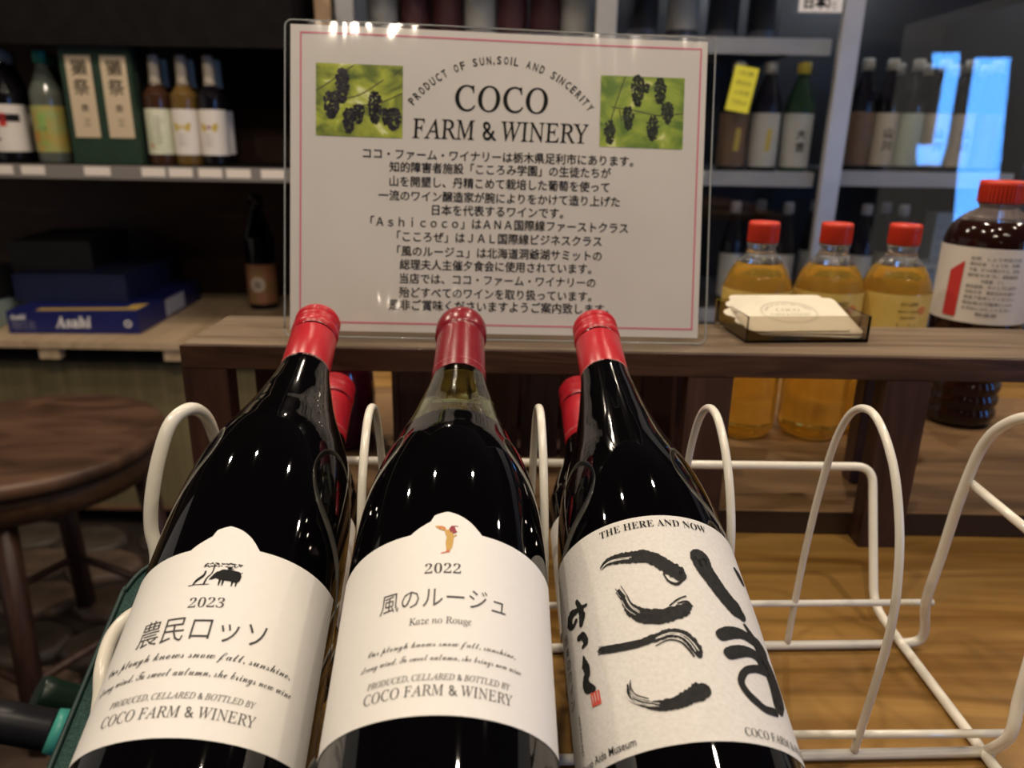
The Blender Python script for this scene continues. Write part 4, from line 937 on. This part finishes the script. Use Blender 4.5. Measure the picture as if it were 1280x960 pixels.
def art_brush(ch):
    def f(r_, h, lz):
        a = ([], []); [put_text(a, c_, 0, 18 - k * 36, height=30, offset=.04) for k, c_ in enumerate(ch)]; return [('brush_text', a, INK)]
    return f
def art_yel(r_, h, lz):
    a = ([], []); put_poly(a, [(-8, -32), (8, -32), (12, 30), (-4, 34)]); return [('yellow_panel', a, mat('yellow_ink', (.55, .42, .08), .5))]
for (px, lab, g_, cpm, l_, ar) in ((912, 'dark cooler bottle with yellow printed label nearest the sign edge', BLKG, CAPG, mat('brown_print_label', (.16, .10, .06), .5), art_yel),
                             (950, 'cooler bottle with pale label and yellow stripe behind the hanging yellow tag', BLKG, CAPG, pal[0], art_yel),
                             (990, 'cooler bottle with white label and black calligraphy beside the door post', mat('green_sake_glass', (.02, .05, .02), .08), mat('yellow_cap', (.60, .48, .05), .4), pal[0], art_brush('大吉'))):
    shelf_bottle(lab, px, .08, .305, .043, g_, cpm, l_, CG, 'sake', ar, z=zsL, base_y=208, ysurf=FY, name='sake_bottle', labz=(.04, .54))
for (px, lab, l_) in ((1066, 'brown labelled cooler bottle just right of the door post', mat('brown_print_label', (.16, .10, .06), .5)), (1096, 'cooler bottle with grey label, second right of the door post', pal[2]), (1127, 'cooler bottle with pale green label, third right of the door post', pal[1]),
                      (1158, 'cooler bottle with pale label, fourth right of the door post', pal[2]), (1190, 'cooler bottle with cream label, fifth right of the door post', pal[2]), (1222, 'cooler bottle with dark label at the right end of the shelf', mat('brown_print_label', (.16, .10, .06), .5))):
    shelf_bottle(lab, px, .075, .312, .037, BLKG, CAPG, l_, CG, 'sake', art_brush('山川') if l_ is pal[2] else None, z=zsR, base_y=212, ysurf=FY, name='sake_bottle', labz=(.05, .53))
for i, px in enumerate((1104, 1138, 1172, 1208)):
    shelf_bottle(('dark sake bottle in the second row between first pale labels', 'dark second row sake bottle behind the pale green labelled one', 'dark second row sake bottle behind the fourth label', 'dark second row sake bottle behind the cream label')[i], px, .20, .312, .037, BLKG, CAPG, pal[0], CG, 'sake', z=zsR, base_y=212, ysurf=FY, name='sake_bottle')
LG = 'bottles on the lower cooler shelf'
for i, px in enumerate((905, 935, 968, 1000, 1062, 1084, 1106)):
    shelf_bottle(('lower shelf cooler bottle above the first red cap', 'lower shelf cooler bottle left of the middle red cap', 'lower shelf cooler bottle right of the first red cap', 'lower shelf cooler bottle behind the middle red cap', 'lower shelf cooler bottle right of the door post', 'lower shelf cooler bottle above the third red cap', 'lower shelf cooler bottle right of the third red cap', 'lower shelf cooler bottle left of the pale blue boxes')[i], px, .10 + .10 * (i % 2), .325, .035, BLKG, mat('silver_cap', (.34, .34, .36), .35), pal[0], LG, 'sake', z=-.19, base_y=400, ysurf=FY, name='sake_bottle')
UG = 'reddish bottles on the top cooler shelf'
MAR = mat('maroon_label', (.10, .025, .025), .5)
for i, px in enumerate((480, 520, 560, 600, 640, 680, 718)):
    shelf_bottle('top shelf cooler bottle, number %s from the left above the sign' % ('one', 'two', 'three', 'four', 'five', 'six', 'seven')[i], px, .12, .30, .046, BLKG, CAPG, MAR if i % 3 else pal[0], UG, 'sake', z=.60, base_y=60, ysurf=FY, name='sake_bottle', labz=(.02, .5))
for i, px in enumerate((800, 850, 900, 950)):
    shelf_bottle(('pale topped cooler bottle right of the middle door post', 'grey cooler bottle on top shelf above the sign corner', 'grey cooler bottle on top shelf right of the sign corner', 'grey cooler bottle on top shelf under the white price sign')[i], px, .16, .28, .046, mat('grey_bottle', (.10, .10, .12), .15), WHITEL, pal[0] if i == 1 else DKI, UG, 'sake', z=.60, base_y=60, ysurf=FY, name='sake_bottle')
PB = mat('pale_blue_box', (.30, .36, .40), .5)
for (px, py, w_, h_, lab) in ((1161, 398, .075, .30, 'tall pale blue carton in the cooler left of the sauce bottle'), (1143, 398, .085, .15, 'short pale blue carton in the cooler before the tall one')):
    c = W(px, py, FY + (.16 if h_ > .2 else .07)); t = thing('drink_carton', lab, 'box', (c.x, FY + (.16 if h_ > .2 else .07), -.1895), group='pale blue cartons in the cooler')
    bx = obj('carton', BX((-w_ / 2, 0, 0), (w_ / 2, .07, h_), .002), PB, t)
    acc = ([], []); [put_text(acc, 'にごり酒', 0, h_ * 850 - k * 34, width=w_ * 700, height=14) for k in range(int(h_ * 22))]
    flat_obj('carton_writing', acc, lambda x, y: (x * .001, -.0006, y * .001), INKG, bx)
# yellow hanging tag and white sign on the door
c = W(929, 111, FY - .02); yt = thing('hanging_tag', 'bright yellow tag stuck on the cooler door glass above the sake bottles', 'tag', (c.x, FY - .0085, c.z))
yt.rotation_euler.y = R(9)
yb = obj('tag_card', BX((-.034, -.0012, -.062), (.034, 0, .060), .0008), mat('yellow_card', (.72, .66, .04), .5), yt)
acc = ([], []); [put_text(acc, s_, 0, 42 - k * 26, width=44, height=12) for k, s_ in enumerate(('冷酒', '限定品', '人気酒', '720ml'))]
flat_obj('tag_writing', acc, lambda x, y: (x * .001, -.0018, y * .001), mat('olive_tag_ink', (.25, .22, .04), .5), yb)
c = W(1028, 4, FY - .03); wt = thing('price_sign', 'small white sign with black characters on the cooler door frame at top', 'sign', (c.x, FY - .0235, c.z))
wb = obj('sign_card', BX((-.062, -.002, -.022), (.058, 0, .03), .0008), mat('white_card', (.78, .74, .70), .5), wt)
acc = ([], []); put_text(acc, '日本酒', 0, 4, width=96, height=36, offset=.04); flat_obj('sign_writing', acc, lambda x, y: (x * .001, -.0026, y * .001), INK, wb)
lamp('cooler_lamp', (.75, FY + .30, .90), 3.0, (.80, .88, 1.0), .03); lamp('cooler_lamp', (1.25, FY + .25, .90), 3.0, (.78, .87, 1.0), .03); lamp('cooler_lamp', (.1, FY + .28, .90), 2.0, (.9, .9, 1.0), .03)
# ================================================================== blue illuminated signs across the aisle (seen mirrored in the glass doors)
BLU = mat('blue_lit_panel', (.05, .15, .5), .5, emit=(.10, .36, 1.0), estr=14.0)
def mirror_pt(px, py, Yo):
    v = W(px, py, 2 * (FY - .006) - Yo); return Vector((v.x, Yo, v.z))
def lit(name, lab, quads, Yo, m_):
    a = mirror_pt(*quads[0][0], Yo); t = thing(name, lab, 'sign', (a.x, Yo, a.z)); q = bmesh.new()
    for qd in quads:
        vs = [q.verts.new(mirror_pt(px, py, Yo) - a) for px, py in qd]; vb_ = [q.verts.new(mirror_pt(px, py, Yo) - a - Vector((0, .05, 0))) for px, py in qd]
        q.faces.new(vs); q.faces.new(vb_[::-1])
        for i in range(4): q.faces.new((vs[i], vs[(i + 1) % 4], vb_[(i + 1) % 4], vb_[i]))
    obj('lit_face', q, m_, t)
lit('lit_signboard', 'blue glowing stepped sign across the aisle mirrored in the cooler glass', [[(1170, 66), (1200, 66), (1200, 84), (1170, 84)], [(1186, 85), (1200, 85), (1184, 180), (1170, 180)], [(1150, 181), (1184, 181), (1176, 206), (1150, 206)]], -1.5, BLU)
lit('lit_signboard', 'tall blue glowing panel across the aisle mirrored at the right of the cooler glass', [[(1224, 72), (1264, 72), (1250, 212), (1202, 212)], [(1202, 213), (1250, 213), (1232, 350), (1190, 350)]], -1.5, BLU)
